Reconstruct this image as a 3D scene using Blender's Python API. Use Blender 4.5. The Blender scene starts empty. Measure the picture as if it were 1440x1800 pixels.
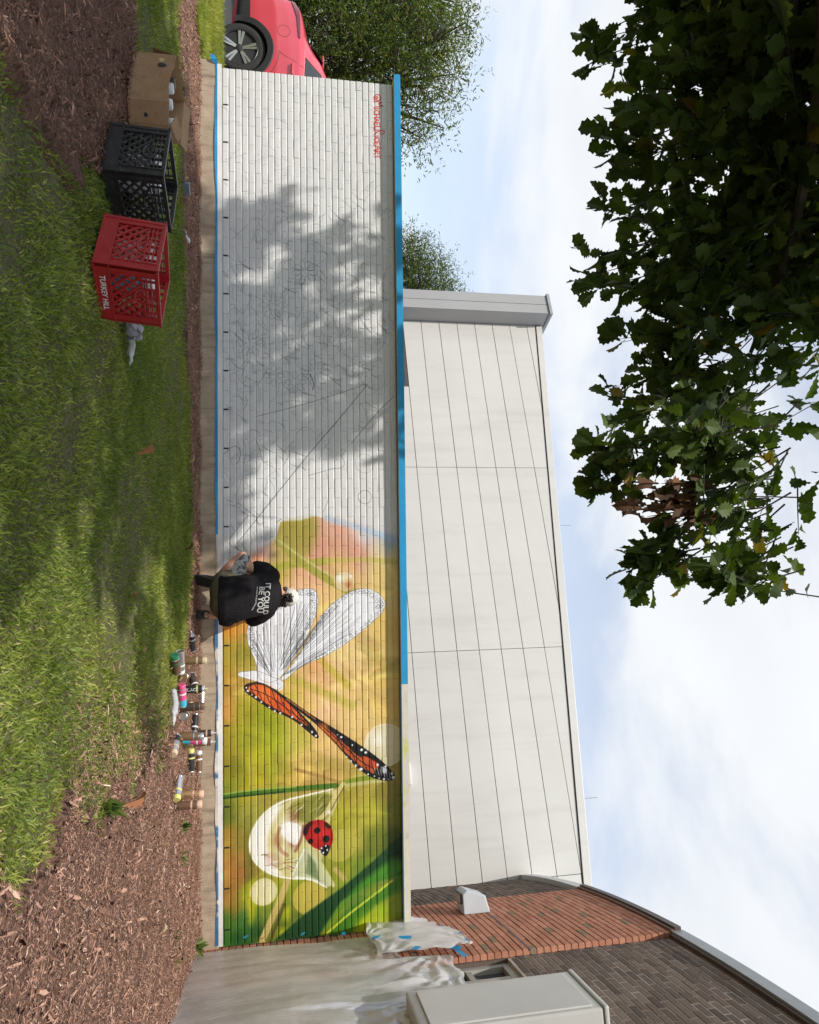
import bpy, bmesh, math, random
import numpy as np
from mathutils import Vector, Matrix, Quaternion, noise as mnoise
from mathutils.bvhtree import BVHTree

random.seed(7); RNG = np.random.default_rng(11)
SC = bpy.context.scene
COL = SC.collection
R = math.radians
PI = math.pi

# ------------------------------------------------------------------ camera (a landscape photograph turned on its side)
FPX, PITCH, YAW, ROLL = 1255.8, .1773, -.0440, -.0052
CAMPOS = np.array([5.0636, -7.589, .8345])
def _axes():
    cp, sp, cy, sy = math.cos(PITCH), math.sin(PITCH), math.cos(YAW), math.sin(YAW)
    f = np.array([sy*cp, cy*cp, sp]); r = np.array([cy, -sy, 0.]); u = np.cross(r, f)
    c, s = math.cos(ROLL), math.sin(ROLL)
    return c*r+s*u, -s*r+c*u, f
CR, CU, CF = _axes()
cam_data = bpy.data.cameras.new('camera')
cam_data.sensor_fit = 'VERTICAL'; cam_data.sensor_height = 36; cam_data.sensor_width = 36
cam_data.lens = FPX/1800*36
cam_data.clip_start = .05; cam_data.clip_end = 2000
cam = bpy.data.objects.new('camera', cam_data); COL.objects.link(cam)
M = Matrix.Identity(4)
for i in range(3):
    M[i][0] = CU[i]; M[i][1] = -CR[i]; M[i][2] = -CF[i]; M[i][3] = CAMPOS[i]
cam.matrix_world = M
SC.camera = cam

# ------------------------------------------------------------------ sky, sun, exposure
SUN_EL, SUN_AZ = R(55), R(30)          # sun stands behind the camera, a little to its left
sun_from = Vector((-math.sin(SUN_AZ)*math.cos(SUN_EL), -math.cos(SUN_AZ)*math.cos(SUN_EL), math.sin(SUN_EL)))
world = bpy.data.worlds.new('World'); SC.world = world; world.use_nodes = True
wn, wl = world.node_tree.nodes, world.node_tree.links
wn.clear()
def wnode(t, **k):
    n = wn.new(t)
    for a, b in k.items(): setattr(n, a, b)
    return n
w_out = wnode('ShaderNodeOutputWorld'); w_bg = wnode('ShaderNodeBackground')
sky = wnode('ShaderNodeTexSky', sky_type='NISHITA', sun_disc=False)
sky.sun_elevation = SUN_EL; sky.sun_rotation = math.atan2(sun_from.x, sun_from.y)
sky.air_density = 1.0; sky.dust_density = .8; sky.ozone_density = 1.5
tc = wnode('ShaderNodeTexCoord'); sep = wnode('ShaderNodeSeparateXYZ')
wl.new(tc.outputs['Generated'], sep.inputs[0])
addz = wnode('ShaderNodeMath', operation='ADD'); addz.inputs[1].default_value = .22
absz = wnode('ShaderNodeMath', operation='ABSOLUTE'); wl.new(sep.outputs[2], absz.inputs[0]); wl.new(absz.outputs[0], addz.inputs[0])
dx = wnode('ShaderNodeMath', operation='DIVIDE'); dy = wnode('ShaderNodeMath', operation='DIVIDE')
wl.new(sep.outputs[0], dx.inputs[0]); wl.new(addz.outputs[0], dx.inputs[1]); wl.new(sep.outputs[1], dy.inputs[0]); wl.new(addz.outputs[0], dy.inputs[1])
comb = wnode('ShaderNodeCombineXYZ'); wl.new(dx.outputs[0], comb.inputs[0]); wl.new(dy.outputs[0], comb.inputs[1])
comb.inputs[2].default_value = 3.7
cn = wnode('ShaderNodeTexNoise'); cn.inputs['Scale'].default_value = 1.25; cn.inputs['Detail'].default_value = 9; cn.inputs['Roughness'].default_value = .52
cn.inputs['Distortion'].default_value = .35
wl.new(comb.outputs[0], cn.inputs['Vector'])
cr = wnode('ShaderNodeValToRGB'); cr.color_ramp.elements[0].position = .44; cr.color_ramp.elements[1].position = .60
cr.color_ramp.interpolation = 'EASE'
cr.color_ramp.elements[0].color = (.52, .52, .52, 1); cr.color_ramp.elements[1].color = (1, 1, 1, 1)
wl.new(cn.outputs[0], cr.inputs[0])
cn2 = wnode('ShaderNodeTexNoise'); cn2.inputs['Scale'].default_value = 2.3; cn2.inputs['Detail'].default_value = 6
wl.new(comb.outputs[0], cn2.inputs['Vector'])
cr2 = wnode('ShaderNodeValToRGB'); cr2.color_ramp.elements[0].color = (3.85, 4.03, 4.28, 1); cr2.color_ramp.elements[1].color = (4.38, 4.48, 4.6, 1)
cr2.color_ramp.elements[0].position = .3; cr2.color_ramp.elements[1].position = .62
wl.new(cn2.outputs[0], cr2.inputs[0])
cmix = wnode('ShaderNodeMix', data_type='RGBA'); wl.new(cr.outputs[0], cmix.inputs[0]); wl.new(sky.outputs[0], cmix.inputs[6]); wl.new(cr2.outputs[0], cmix.inputs[7])
wl.new(cmix.outputs[2], w_bg.inputs[0]); w_bg.inputs[1].default_value = .15
wl.new(w_bg.outputs[0], w_out.inputs[0])
sun_d = bpy.data.lights.new('sun', 'SUN'); sun_d.energy = 2.95; sun_d.angle = R(.8); sun_d.color = (1, .965, .91)
sun = bpy.data.objects.new('sun', sun_d); COL.objects.link(sun)
sun.rotation_euler = sun_from.to_track_quat('Z', 'Y').to_euler(); sun.location = (0, -12, 20)
vs = SC.view_settings; vs.view_transform = 'Standard'; vs.look = 'None'; vs.gamma = 1; vs.exposure = .55; vs.use_curve_mapping = False
SC.cycles.max_bounces = 8; SC.cycles.transparent_max_bounces = 12
SC.cycles.use_denoising = True

# ------------------------------------------------------------------ photo <-> place helpers (used to read real positions off the photograph)
def ray(tx, ty):
    d = CF*FPX + CU*(tx-720.5) + CR*(ty-900)
    return d/np.linalg.norm(d)
def at_depth(tx, ty, dep):
    d = CF + CU*(tx-720.5)/FPX + CR*(ty-900)/FPX
    return CAMPOS + d*dep
def on_wall(tx, ty):                       # -> (x, z) on the mural plane
    d = ray(tx, ty); p = CAMPOS + d*(-CAMPOS[1])/d[1]
    return p[0], p[2]
def project(p):
    d = np.asarray(p, float) - CAMPOS; z = d @ CF
    return 720.5+FPX*(d @ CU)/z, 900+FPX*(d @ CR)/z, z

# ------------------------------------------------------------------ object helpers
def tag(o, label=None, cat=None, group=None, kind=None):
    if label: o['label'] = label
    if cat: o['category'] = cat
    if group: o['group'] = group
    if kind: o['kind'] = kind
    return o
def link(o, parent=None):
    COL.objects.link(o)
    if parent is not None: o.parent = parent
    return o
def empty(name, loc=(0, 0, 0), rot=(0, 0, 0), label=None, cat=None, group=None):
    o = bpy.data.objects.new(name, None); o.location = loc; o.rotation_euler = rot
    o.empty_display_size = .1
    COL.objects.link(o); return tag(o, label, cat, group)
def mesh_from(name, verts, faces, mat=None, smooth=False):
    me = bpy.data.meshes.new(name); me.from_pydata([tuple(v) for v in verts], [], faces); me.update()
    if mat: me.materials.append(mat)
    if smooth: me.polygons.foreach_set('use_smooth', [True]*len(me.polygons))
    return me
def big_mesh(name, V, F, mat=None, smooth=False, attr=None):
    """V (n,3), F (m,k) equal-sided faces; attr: float per vertex"""
    V = np.ascontiguousarray(V, np.float32); F = np.ascontiguousarray(F, np.int32)
    me = bpy.data.meshes.new(name); k = F.shape[1]
    me.vertices.add(len(V)); me.vertices.foreach_set('co', V.ravel())
    me.loops.add(F.size); me.loops.foreach_set('vertex_index', F.ravel())
    me.polygons.add(len(F)); me.polygons.foreach_set('loop_start', np.arange(0, F.size, k, dtype=np.int32))
    me.polygons.foreach_set('loop_total', np.full(len(F), k, np.int32))
    me.polygons.foreach_set('use_smooth', np.full(len(F), bool(smooth)))
    if attr is not None:
        a = me.attributes.new('tone', 'FLOAT', 'POINT'); a.data.foreach_set('value', np.ascontiguousarray(attr, np.float32))
    me.update(calc_edges=True); me.validate()
    if mat: me.materials.append(mat)
    return me
def obj(name, me, parent=None, loc=None, rot=None):
    o = bpy.data.objects.new(name, me)
    if loc is not None: o.location = loc
    if rot is not None: o.rotation_euler = rot
    return link(o, parent)
class MB:
    def __init__(s): s.v = []; s.f = []
    def add(s, vs, fs):
        b = len(s.v); s.v += [tuple(v) for v in vs]; s.f += [tuple(i+b for i in f) for f in fs]; return s
    def box(s, c, d, rot=None):
        hx, hy, hz = d[0]/2, d[1]/2, d[2]/2
        P = [Vector((x*hx, y*hy, z*hz)) for z in (-1, 1) for y in (-1, 1) for x in (-1, 1)]
        if rot is not None: P = [rot @ p for p in P]
        P = [p+Vector(c) for p in P]
        return s.add(P, [(0, 2, 3, 1), (4, 5, 7, 6), (0, 1, 5, 4), (2, 6, 7, 3), (0, 4, 6, 2), (1, 3, 7, 5)])
    def span(s, a, b): return s.box([(a[i]+b[i])/2 for i in range(3)], [abs(b[i]-a[i]) for i in range(3)])
    def bar(s, a, b, w, h=None, up=(0, 0, 1)):
        a, b = Vector(a), Vector(b); h = h or w; d = b-a; L = d.length
        if L < 1e-6: return s
        x = d/L; u = Vector(up); y = u.cross(x)
        if y.length < 1e-4: y = Vector((0, 1, 0)).cross(x)
        y.normalize(); z = x.cross(y); m = Matrix((x, y, z)).transposed()
        return s.box((a+b)/2, (L, w, h), m)
    def tube(s, pts, rad, n=8, cap=True):
        pts = [Vector(p) for p in pts]
        if not hasattr(rad, '__len__'): rad = [rad]*len(pts)
        rings = []; prev = None
        for i, p in enumerate(pts):
            t = (pts[min(i+1, len(pts)-1)]-pts[max(i-1, 0)]).normalized()
            if prev is None:
                u = t.cross(Vector((0, 0, 1)))
                if u.length < .05: u = t.cross(Vector((1, 0, 0)))
            else: u = prev-t*prev.dot(t)
            u.normalize(); prev = u; w = t.cross(u)
            rings.append([p+(u*math.cos(2*PI*k/n)+w*math.sin(2*PI*k/n))*rad[i] for k in range(n)])
        V = [q for r in rings for q in r]; F = []
        for i in range(len(rings)-1):
            for k in range(n):
                F.append((i*n+k, i*n+(k+1) % n, (i+1)*n+(k+1) % n, (i+1)*n+k))
        if cap:
            F.append(tuple(range(n-1, -1, -1))); F.append(tuple((len(rings)-1)*n+k for k in range(n)))
        return s.add(V, F)
    def lathe(s, prof, n=20, axis=None, org=(0, 0, 0)):
        """profile of (radius, height) about z"""
        V = []; F = []
        for r, h in prof:
            for k in range(n):
                a = 2*PI*k/n; V.append(Vector((r*math.cos(a), r*math.sin(a), h)))
        m = axis if axis is not None else Matrix.Identity(3)
        V = [m @ v+Vector(org) for v in V]
        for i in range(len(prof)-1):
            for k in range(n): F.append((i*n+k, i*n+(k+1) % n, (i+1)*n+(k+1) % n, (i+1)*n+k))
        F.append(tuple(range(n-1, -1, -1))); F.append(tuple((len(prof)-1)*n+k for k in range(n)))
        return s.add(V, F)
    def prism(s, poly, h0, h1, fn=None):
        """poly in (a,b); fn(a,b,h)->xyz"""
        fn = fn or (lambda a, b, h: (a, b, h)); n = len(poly)
        V = [fn(a, b, h0) for a, b in poly]+[fn(a, b, h1) for a, b in poly]
        F = [tuple(range(n-1, -1, -1)), tuple(range(n, 2*n))]+[(i, (i+1) % n, n+(i+1) % n, n+i) for i in range(n)]
        return s.add(V, F)
    def mesh(s, name, mat=None, smooth=False, bevel=0, seg=2, fix=True):
        me = mesh_from(name, s.v, s.f, mat)
        if bevel or fix:
            bm = bmesh.new(); bm.from_mesh(me)
            bmesh.ops.recalc_face_normals(bm, faces=bm.faces)
            if bevel:
                ed = [e for e in bm.edges if len(e.link_faces) == 2 and e.calc_face_angle(0) > .5]
                bmesh.ops.bevel(bm, geom=ed, offset=bevel, segments=seg, affect='EDGES', profile=.6, clamp_overlap=True)
            bm.to_mesh(me); bm.free()
        if smooth:
            me.polygons.foreach_set('use_smooth', [True]*len(me.polygons))
            try: me.set_sharp_from_angle(angle=R(40))
            except Exception: pass
        return me
    def obj(s, name, mat=None, parent=None, smooth=False, bevel=0, seg=2, loc=None, rot=None, fix=True):
        return obj(name, s.mesh(name, mat, smooth, bevel, seg, fix), parent, loc, rot)
def copy_tree(o, parent=None, mats=None):
    c = o.copy(); COL.objects.link(c); c.parent = parent
    for ch in list(o.children):
        copy_tree(ch, c)
    return c
def fuse(name, mb_or_me, mat, voxel=.012, smooth=8, factor=.5, parent=None):
    """one continuous skin grown over overlapping volumes"""
    me = mb_or_me.mesh(name+'_raw', None) if isinstance(mb_or_me, MB) else mb_or_me
    t = bpy.data.objects.new('tmp_fuse', me); COL.objects.link(t)
    m = t.modifiers.new('r', 'REMESH'); m.mode = 'VOXEL'; m.voxel_size = voxel; m.use_smooth_shade = True
    s = t.modifiers.new('s', 'SMOOTH'); s.iterations = smooth; s.factor = factor
    dg = bpy.context.evaluated_depsgraph_get(); dg.update()
    out = bpy.data.meshes.new_from_object(t.evaluated_get(dg)); out.name = name
    bpy.data.objects.remove(t); out.materials.clear()
    if mat: out.materials.append(mat)
    out.polygons.foreach_set('use_smooth', [True]*len(out.polygons))
    return obj(name, out, parent)

# ------------------------------------------------------------------ material helpers
def lin(c):
    return tuple(((x/255)/12.92 if x/255 <= .04045 else ((x/255+.055)/1.055)**2.4) for x in c)
class NT:
    def __init__(s, name):
        s.m = bpy.data.materials.new(name); s.m.use_nodes = True; s.t = s.m.node_tree; s.t.nodes.clear()
        s.out = s.n('ShaderNodeOutputMaterial'); s.b = s.n('ShaderNodeBsdfPrincipled'); s.l(s.b.outputs[0], s.out.inputs[0])
    def n(s, t, **k):
        x = s.t.nodes.new(t)
        for a, b in k.items(): setattr(x, a, b)
        return x
    def l(s, a, b): s.t.links.new(a, b)
    def coord(s, which='Object'):
        if which == 'World': return s.n('ShaderNodeNewGeometry').outputs['Position']
        return s.n('ShaderNodeTexCoord').outputs[which]
    def noise(s, vec, scale, detail=4, rough=.55, dist=0, stretch=None):
        if stretch:
            mp = s.n('ShaderNodeMapping'); mp.inputs['Scale'].default_value = stretch; s.l(vec, mp.inputs[0]); vec = mp.outputs[0]
        x = s.n('ShaderNodeTexNoise'); x.inputs['Scale'].default_value = scale; x.inputs['Detail'].default_value = detail
        x.inputs['Roughness'].default_value = rough; x.inputs['Distortion'].default_value = dist; s.l(vec, x.inputs['Vector']); return x.outputs[0]
    def ramp(s, fac, stops):
        x = s.n('ShaderNodeValToRGB'); e = x.color_ramp.elements
        while len(e) < len(stops): e.new(.5)
        for i, (p, c) in enumerate(stops): e[i].position = p; e[i].color = (*c, 1) if len(c) == 3 else c
        s.l(fac, x.inputs[0]); return x.outputs[0]
    def mix(s, fac, a, b, mode='MIX'):
        x = s.n('ShaderNodeMix', data_type='RGBA', blend_type=mode)
        for v, i in ((fac, 0), (a, 6), (b, 7)):
            if isinstance(v, (int, float)): x.inputs[i].default_value = v
            elif isinstance(v, tuple): x.inputs[i].default_value = (*v[:3], 1)
            else: s.l(v, x.inputs[i])
        return x.outputs[2]
    def math(s, op, a, b=None):
        x = s.n('ShaderNodeMath', operation=op)
        for v, i in ((a, 0), (b, 1)):
            if v is None: continue
            if isinstance(v, (int, float)): x.inputs[i].default_value = v
            else: s.l(v, x.inputs[i])
        return x.outputs[0]
    def rnd(s):
        a = s.n('ShaderNodeNewGeometry').outputs['Random Per Island']; b = s.n('ShaderNodeObjectInfo').outputs['Random']
        return s.math('FRACT', s.math('ADD', a, b))
    def bump(s, h, strength=.3, dist=.01):
        x = s.n('ShaderNodeBump'); x.inputs['Strength'].default_value = strength; x.inputs['Distance'].default_value = dist
        s.l(h, x.inputs['Height']); s.l(x.outputs[0], s.b.inputs['Normal'])
    def set(s, **k):
        for a, v in k.items():
            i = s.b.inputs[a.replace('_', ' ')]
            if hasattr(v, 'links') or isinstance(v, bpy.types.NodeSocket): s.l(v, i)
            elif isinstance(v, tuple) and len(v) == 3: i.default_value = (*v, 1)
            else: i.default_value = v
        return s
def pmat(name, col, rough=.6, var=.18, scale=14, bump=.15, bscale=90, metal=0, spec=.5, dirt=None, coat=0, bdist=.004):
    n = NT(name); v = n.coord('Object')
    f = n.noise(v, scale, 5, .6)
    lo = tuple(c*(1-var) for c in col); hi = tuple(min(1, c*(1+var)) for c in col)
    c = n.ramp(f, [(.3, lo), (.7, hi)])
    if dirt:
        c = n.mix(n.ramp(n.noise(v, scale*.45, 6, .65), [(.52, (0, 0, 0)), (.68, (1, 1, 1))]), c, dirt)
    n.set(Base_Color=c, Roughness=rough, Metallic=metal)
    n.b.inputs['Specular IOR Level'].default_value = spec
    n.b.inputs['Coat Weight'].default_value = coat
    if bump: n.bump(n.noise(v, bscale, 4, .6), bump, bdist)
    return n.m
# ------------------------------------------------------------------ the half-painted mural: flat paint on the wall, drawn stroke by stroke in code
WL, WH, WZ0 = 9.08, 27*.0677, .238
PPM = 330
IW, IH = int(WL*PPM), int((WH+.01)*PPM)
def srgb01(c): return np.array(c, float)/255
class Paint:
    def __init__(s):
        s.a = np.empty((IH, IW, 3)); s.a[:] = srgb01((221, 219, 215))
        s.k = PPM/168.0                                   # photo pixels -> paint pixels
    def w(s, pts):
        q = np.array([on_wall(*p) for p in pts]); return np.stack([q[:, 0]*PPM, (q[:, 1]-WZ0)*PPM], 1)
    def box(s, q, pad):
        x0, y0 = np.floor(q.min(0)-pad).astype(int); x1, y1 = np.ceil(q.max(0)+pad).astype(int)+1
        x0, y0 = max(x0, 0), max(y0, 0); x1, y1 = min(x1, IW), min(y1, IH)
        if x1 <= x0 or y1 <= y0: return None
        X, Y = np.meshgrid(np.arange(x0, x1)+.5, np.arange(y0, y1)+.5); return x0, x1, y0, y1, X, Y
    def put(s, b, al, col):
        x0, x1, y0, y1 = b[:4]; al = np.clip(al, 0, 1)[..., None]
        c = srgb01(col) if not isinstance(col, np.ndarray) else col
        s.a[y0:y1, x0:x1] = s.a[y0:y1, x0:x1]*(1-al)+c*al
    def fill(s, pts, col, al=1., soft=1., smooth=0, raw=False):
        q = s.w(pts) if not raw else np.asarray(pts, float)
        for _ in range(smooth):                            # corner cutting
            n = np.roll(q, -1, 0); q = np.stack([.75*q+.25*n, .25*q+.75*n], 1).reshape(-1, 2)
        b = s.box(q, soft+2)
        if b is None: return
        X, Y = b[4], b[5]; d = np.full(X.shape, 1e9); ins = np.zeros(X.shape, bool)
        for i in range(len(q)):
            p0, p1 = q[i], q[(i+1) % len(q)]; e = p1-p0; L = e @ e+1e-9
            t = np.clip(((X-p0[0])*e[0]+(Y-p0[1])*e[1])/L, 0, 1)
            d = np.minimum(d, (X-p0[0]-t*e[0])**2+(Y-p0[1]-t*e[1])**2)
            c = (p0[1] > Y) != (p1[1] > Y)
            with np.errstate(divide='ignore', invalid='ignore'):
                ins ^= c & (X < (p1[0]-p0[0])*(Y-p0[1])/(p1[1]-p0[1]+1e-12)+p0[0])
        sd = np.where(ins, -1, 1)*np.sqrt(d)
        s.put(b, al*np.clip(.5-sd/max(soft, 1e-3)/2, 0, 1), col)
    def stroke(s, pts, wd, col, al=1., soft=1., raw=False, taper=False, smooth=2):
        q = s.w(pts) if not raw else np.asarray(pts, float)
        for _ in range(smooth):
            if len(q) > 2:
                m = np.stack([.75*q[:-1]+.25*q[1:], .25*q[:-1]+.75*q[1:]], 1).reshape(-1, 2); q = np.vstack([q[:1], m, q[-1:]])
        r = wd*s.k/2; b = s.box(q, r+soft+2)
        if b is None: return
        X, Y = b[4], b[5]; d = np.full(X.shape, 1e9); n = len(q)-1
        for i in range(n):
            p0, p1 = q[i], q[i+1]; e = p1-p0; L = e @ e+1e-9
            t = np.clip(((X-p0[0])*e[0]+(Y-p0[1])*e[1])/L, 0, 1)
            rr = r*(1-.8*(i+t)/n) if taper else r
            d = np.minimum(d, np.sqrt((X-p0[0]-t*e[0])**2+(Y-p0[1]-t*e[1])**2)-rr)
        s.put(b, al*np.clip(.5-d/max(soft, 1e-3), 0, 1), col)
    def disc(s, c, r, col, al=1., soft=1.5, ring=None, sq=1.):
        q = s.w([c])[0]; r = r*s.k; b = s.box(np.array([q-r*1.3, q+r*1.3]), soft+3)
        if b is None: return
        d = np.sqrt((b[4]-q[0])**2+((b[5]-q[1])/sq)**2)
        m = np.clip(.5-(d-r)/soft, 0, 1) if ring is None else np.clip(.5-(np.abs(d-r)-ring*s.k/2)/soft, 0, 1)
        s.put(b, al*m, col)
    def glow(s, c, r, col, al=1., sq=1.):
        q = s.w([c])[0]; r = r*s.k; b = s.box(np.array([q-r*2.6, q+r*2.6]), 2)
        if b is None: return
        s.put(b, al*np.exp(-((b[4]-q[0])**2+((b[5]-q[1])/sq)**2)/(r*r)), col)
def paint_mural():
    P = Paint()
    # soft out-of-focus ground of the painted half
    bg = '''930 520 165 150 60;930 590 212 170 135;930 640 218 195 175;930 690 165 190 205;970 450 228 178 140;970 500 185 168 80;970 560 203 152 118;970 620 203 155 122;970 680 208 198 155
1000 440 224 165 115;1000 480 178 165 60;1000 540 216 172 122;1000 600 216 182 112;1000 680 216 196 112;1050 430 222 170 90;1050 520 223 186 132;1050 600 216 190 112;1050 690 214 194 112
1100 400 208 143 42;1100 430 203 152 52;1100 520 220 190 110;1100 620 221 196 120;1100 690 212 187 96;1150 398 168 152 42;1150 430 160 152 45;1150 520 220 190 110;1150 610 223 200 130;1150 690 213 189 100
1200 400 178 142 46;1200 430 190 172 82;1200 500 215 185 100;1200 560 227 188 124;1200 620 223 196 120;1200 690 211 186 95;1250 395 196 148 66;1250 430 160 157 30;1250 470 150 157 25;1250 530 216 192 92;1250 565 226 190 132;1250 620 222 198 120;1250 690 213 188 98
1300 400 152 142 30;1300 430 152 157 30;1300 480 156 168 25;1300 520 186 182 70;1300 580 216 187 112;1300 640 216 191 112;1300 690 200 182 100;1350 400 142 132 25;1350 440 167 162 25;1350 480 152 152 40;1350 540 206 182 92;1350 600 206 177 92;1350 650 192 177 92;1350 690 152 142 62
1390 400 128 142 30;1390 440 172 162 32;1390 480 152 142 52;1390 550 166 142 62;1390 620 160 152 52;1390 680 128 122 44;1430 400 98 112 25;1430 440 150 152 52;1430 520 150 150 60;1430 600 166 167 42;1430 650 178 178 52;1430 690 118 124 40
1480 400 172 142 50;1480 420 130 122 35;1480 560 150 150 60;1480 620 176 172 62;1480 660 104 120 28;1480 690 66 84 24;1530 398 195 155 66;1530 420 150 104 40;1530 470 150 150 50;1530 600 150 162 40;1530 640 92 122 30;1530 690 80 110 30
1580 398 170 134 52;1580 430 140 152 30;1580 470 152 168 30;1580 520 140 152 40;1580 560 150 152 52;1580 620 90 130 35;1580 680 132 152 30;1620 400 70 112 30;1620 430 58 112 35;1620 480 110 132 40;1620 540 90 112 30;1620 600 110 142 30;1620 660 155 170 32;1655 400 48 107 30;1655 430 38 92 30;1655 470 122 132 40;1655 520 60 102 30;1655 580 130 152 32;1655 650 145 165 40'''
    C = np.array([[float(v) for v in t.split()] for t in bg.replace('\n', ';').split(';')])
    cw = P.w([(r[1], r[0]) for r in C]); cc = C[:, 2:]/255*np.array([1.02, .985, 1.04])+.02
    st = 8; gx, gy = np.meshgrid(np.arange(0, IW+st, st), np.arange(0, IH+st, st))
    num = np.zeros(gx.shape+(3,)); den = np.zeros(gx.shape)
    for (x, y), c in zip(cw, cc):
        wgt = 1/(((gx-x)/1.0)**2+((gy-y)*1.15)**2+1100)**2.4; num += wgt[..., None]*c; den += wgt
    low = num/den[..., None]
    iy, ix = np.arange(IH)/st, np.arange(IW)/st; y0, x0 = iy.astype(int), ix.astype(int); fy, fx = (iy-y0)[:, None, None], (ix-x0)[None, :, None]
    g = low[y0][:, x0]*(1-fy)*(1-fx)+low[y0][:, x0+1]*(1-fy)*fx+low[y0+1][:, x0]*fy*(1-fx)+low[y0+1][:, x0+1]*fy*fx
    # where the paint stops
    edge = P.w([(388, 1012), (410, 1000), (432, 985), (448, 972), (470, 962), (486, 946), (494, 917), (530, 915), (557, 907), (580, 914), (620, 922), (660, 934), (700, 948)])
    yy = np.arange(IH)+.5; o = np.argsort(edge[:, 1]); xe = np.interp(yy, edge[o, 1], edge[o, 0])
    soft = np.interp(yy, [0, 180, 190, 330, 360, 620], [26, 26, 5, 5, 40, 40])
    m = np.clip(((np.arange(IW)[None, :]+.5)-xe[:, None])/soft[:, None]+.5, 0, 1)[..., None]
    P.a = P.a*(1-m)+g*m
    # loose airbrushed streaks that keep the ground from looking even
    for k in range(190):
        tx_, ty_ = random.uniform(392, 705), random.uniform(1010, 1655); q = P.w([(tx_, ty_)])[0].astype(int)
        base = P.a[min(max(q[1], 0), IH-1), min(max(q[0], 0), IW-1)]*255; f_ = random.choice([.80, .87, 1.10, 1.18]); col = np.clip(base*f_+np.array([random.uniform(-8, 10), random.uniform(-4, 8), random.uniform(-12, 4)]), 0, 255)
        a = random.gauss(.25 if ty_ < 1350 else -.55, .45); L = random.uniform(25, 95)
        P.stroke([(tx_-math.cos(a)*L/2, ty_-math.sin(a)*L/2), (tx_+random.uniform(-6, 6), ty_+random.uniform(-6, 6)), (tx_+math.cos(a)*L/2, ty_+math.sin(a)*L/2)], random.uniform(4, 20), tuple(col), random.uniform(.18, .42), random.uniform(6, 22))
    # blurred foliage shapes
    P.fill([(497, 917), (530, 915), (556, 909), (560, 935), (552, 968), (535, 985), (510, 975), (496, 950)], (160, 148, 58), .75, 16, 1)
    P.glow((585, 955), 18, (205, 148, 118), .6); P.glow((600, 930), 14, (222, 165, 140), .5); P.glow((648, 940), 16, (190, 205, 215), .6); P.glow((685, 955), 14, (150, 180, 195), .8, .8)
    P.stroke([(575, 911), (620, 924), (660, 937), (700, 952)], 10, (170, 195, 220), .6, 12)
    P.stroke([(432, 1004), (470, 998), (520, 992), (575, 986)], 13, (165, 165, 50), .75, 8); P.stroke([(575, 986), (640, 983), (704, 988)], 9, (190, 180, 80), .6, 8)
    P.stroke([(492, 952), (520, 980), (560, 1008), (622, 1044)], 15, (168, 160, 66), .95, 5); P.stroke([(489, 949), (520, 972), (560, 999), (620, 1036)], 4, (205, 195, 130), .7, 5)
    P.glow((470, 975), 18, (226, 186, 190), .55); P.glow((452, 990), 14, (222, 150, 95), .6)
    P.stroke([(512, 1195), (540, 1205), (580, 1222), (618, 1240)], 14, (190, 178, 70), .7, 18); P.stroke([(560, 1155), (585, 1180), (612, 1205)], 12, (196, 178, 62), .75, 12)
    P.glow((555, 1165), 16, (232, 170, 110), .5); P.glow((530, 1240), 20, (226, 184, 120), .7); P.glow((515, 1222), 14, (190, 180, 50), .5)
    P.glow((480, 1260), 26, (148, 158, 18), .7); P.glow((420, 1350), 16, (110, 120, 20), .5); P.glow((455, 1372), 12, (205, 190, 20), .7); P.glow((452, 1330), 16, (190, 185, 25), .5)
    P.stroke([(440, 1330), (450, 1400), (452, 1470)], 12, (180, 172, 70), .6, 14); P.stroke([(470, 1290), (478, 1360), (484, 1400)], 9, (176, 182, 40), .6, 10)
    P.fill([(556, 1335), (600, 1336), (650, 1342), (640, 1362), (590, 1360), (540, 1345)], (150, 138, 52), .45, 14, 1)
    P.fill([(408, 1470), (420, 1540), (425, 1600), (405, 1620), (395, 1540)], (150, 100, 40), .45, 14, 1); P.fill([(440, 1440), (432, 1520), (438, 1600), (448, 1500)], (80, 100, 20), .5, 10, 1)
    P.fill([(432, 1560), (450, 1540), (452, 1600), (440, 1640)], (188, 185, 25), .8, 8, 1); P.fill([(500, 1600), (512, 1590), (505, 1650), (488, 1660)], (190, 195, 20), .85, 6, 1)
    P.glow((420, 1650), 14, (25, 80, 30), .8); P.glow((455, 1640), 16, (20, 70, 30), .8); P.glow((500, 1625), 10, (40, 70, 20), .6)
    # pearl drop
    P.disc((606, 1022), 18, (222, 200, 150), .95, 3); P.glow((599, 1016), 8, (250, 246, 232), .95); P.glow((614, 1028), 7, (190, 120, 70), .9); P.glow((617, 1012), 4, (240, 238, 240), .9); P.disc((606, 1022), 18, (200, 160, 100), .6, 3, 1.5)
    # bubble behind the far wing and soft light discs
    P.disc((678, 1310), 37, (232, 226, 196), .75, 2.5); P.glow((664, 1300), 14, (246, 243, 230), .8); P.disc((678, 1310), 37, (244, 240, 222), .8, 2, 1.4)
    P.disc((464, 1568), 23, (222, 214, 160), .95, 3); P.disc((464, 1568), 19, (228, 222, 178), .6, 6)
    P.disc((545, 1578), 29, (198, 180, 80), .85, 4); P.disc((598, 1486), 28, (184, 178, 74), .85, 3); P.disc((684, 1550), 17, (130, 140, 60), .7, 4)
    # stems
    P.stroke([(388, 1401), (440, 1394), (520, 1387), (600, 1380)], 9, (72, 112, 26), .95, 3); P.stroke([(388, 1397), (440, 1389), (520, 1383)], 3, (150, 178, 70), .9, 2); P.stroke([(388, 1404), (440, 1398), (500, 1392)], 3, (30, 70, 24), .9, 2)
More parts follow.
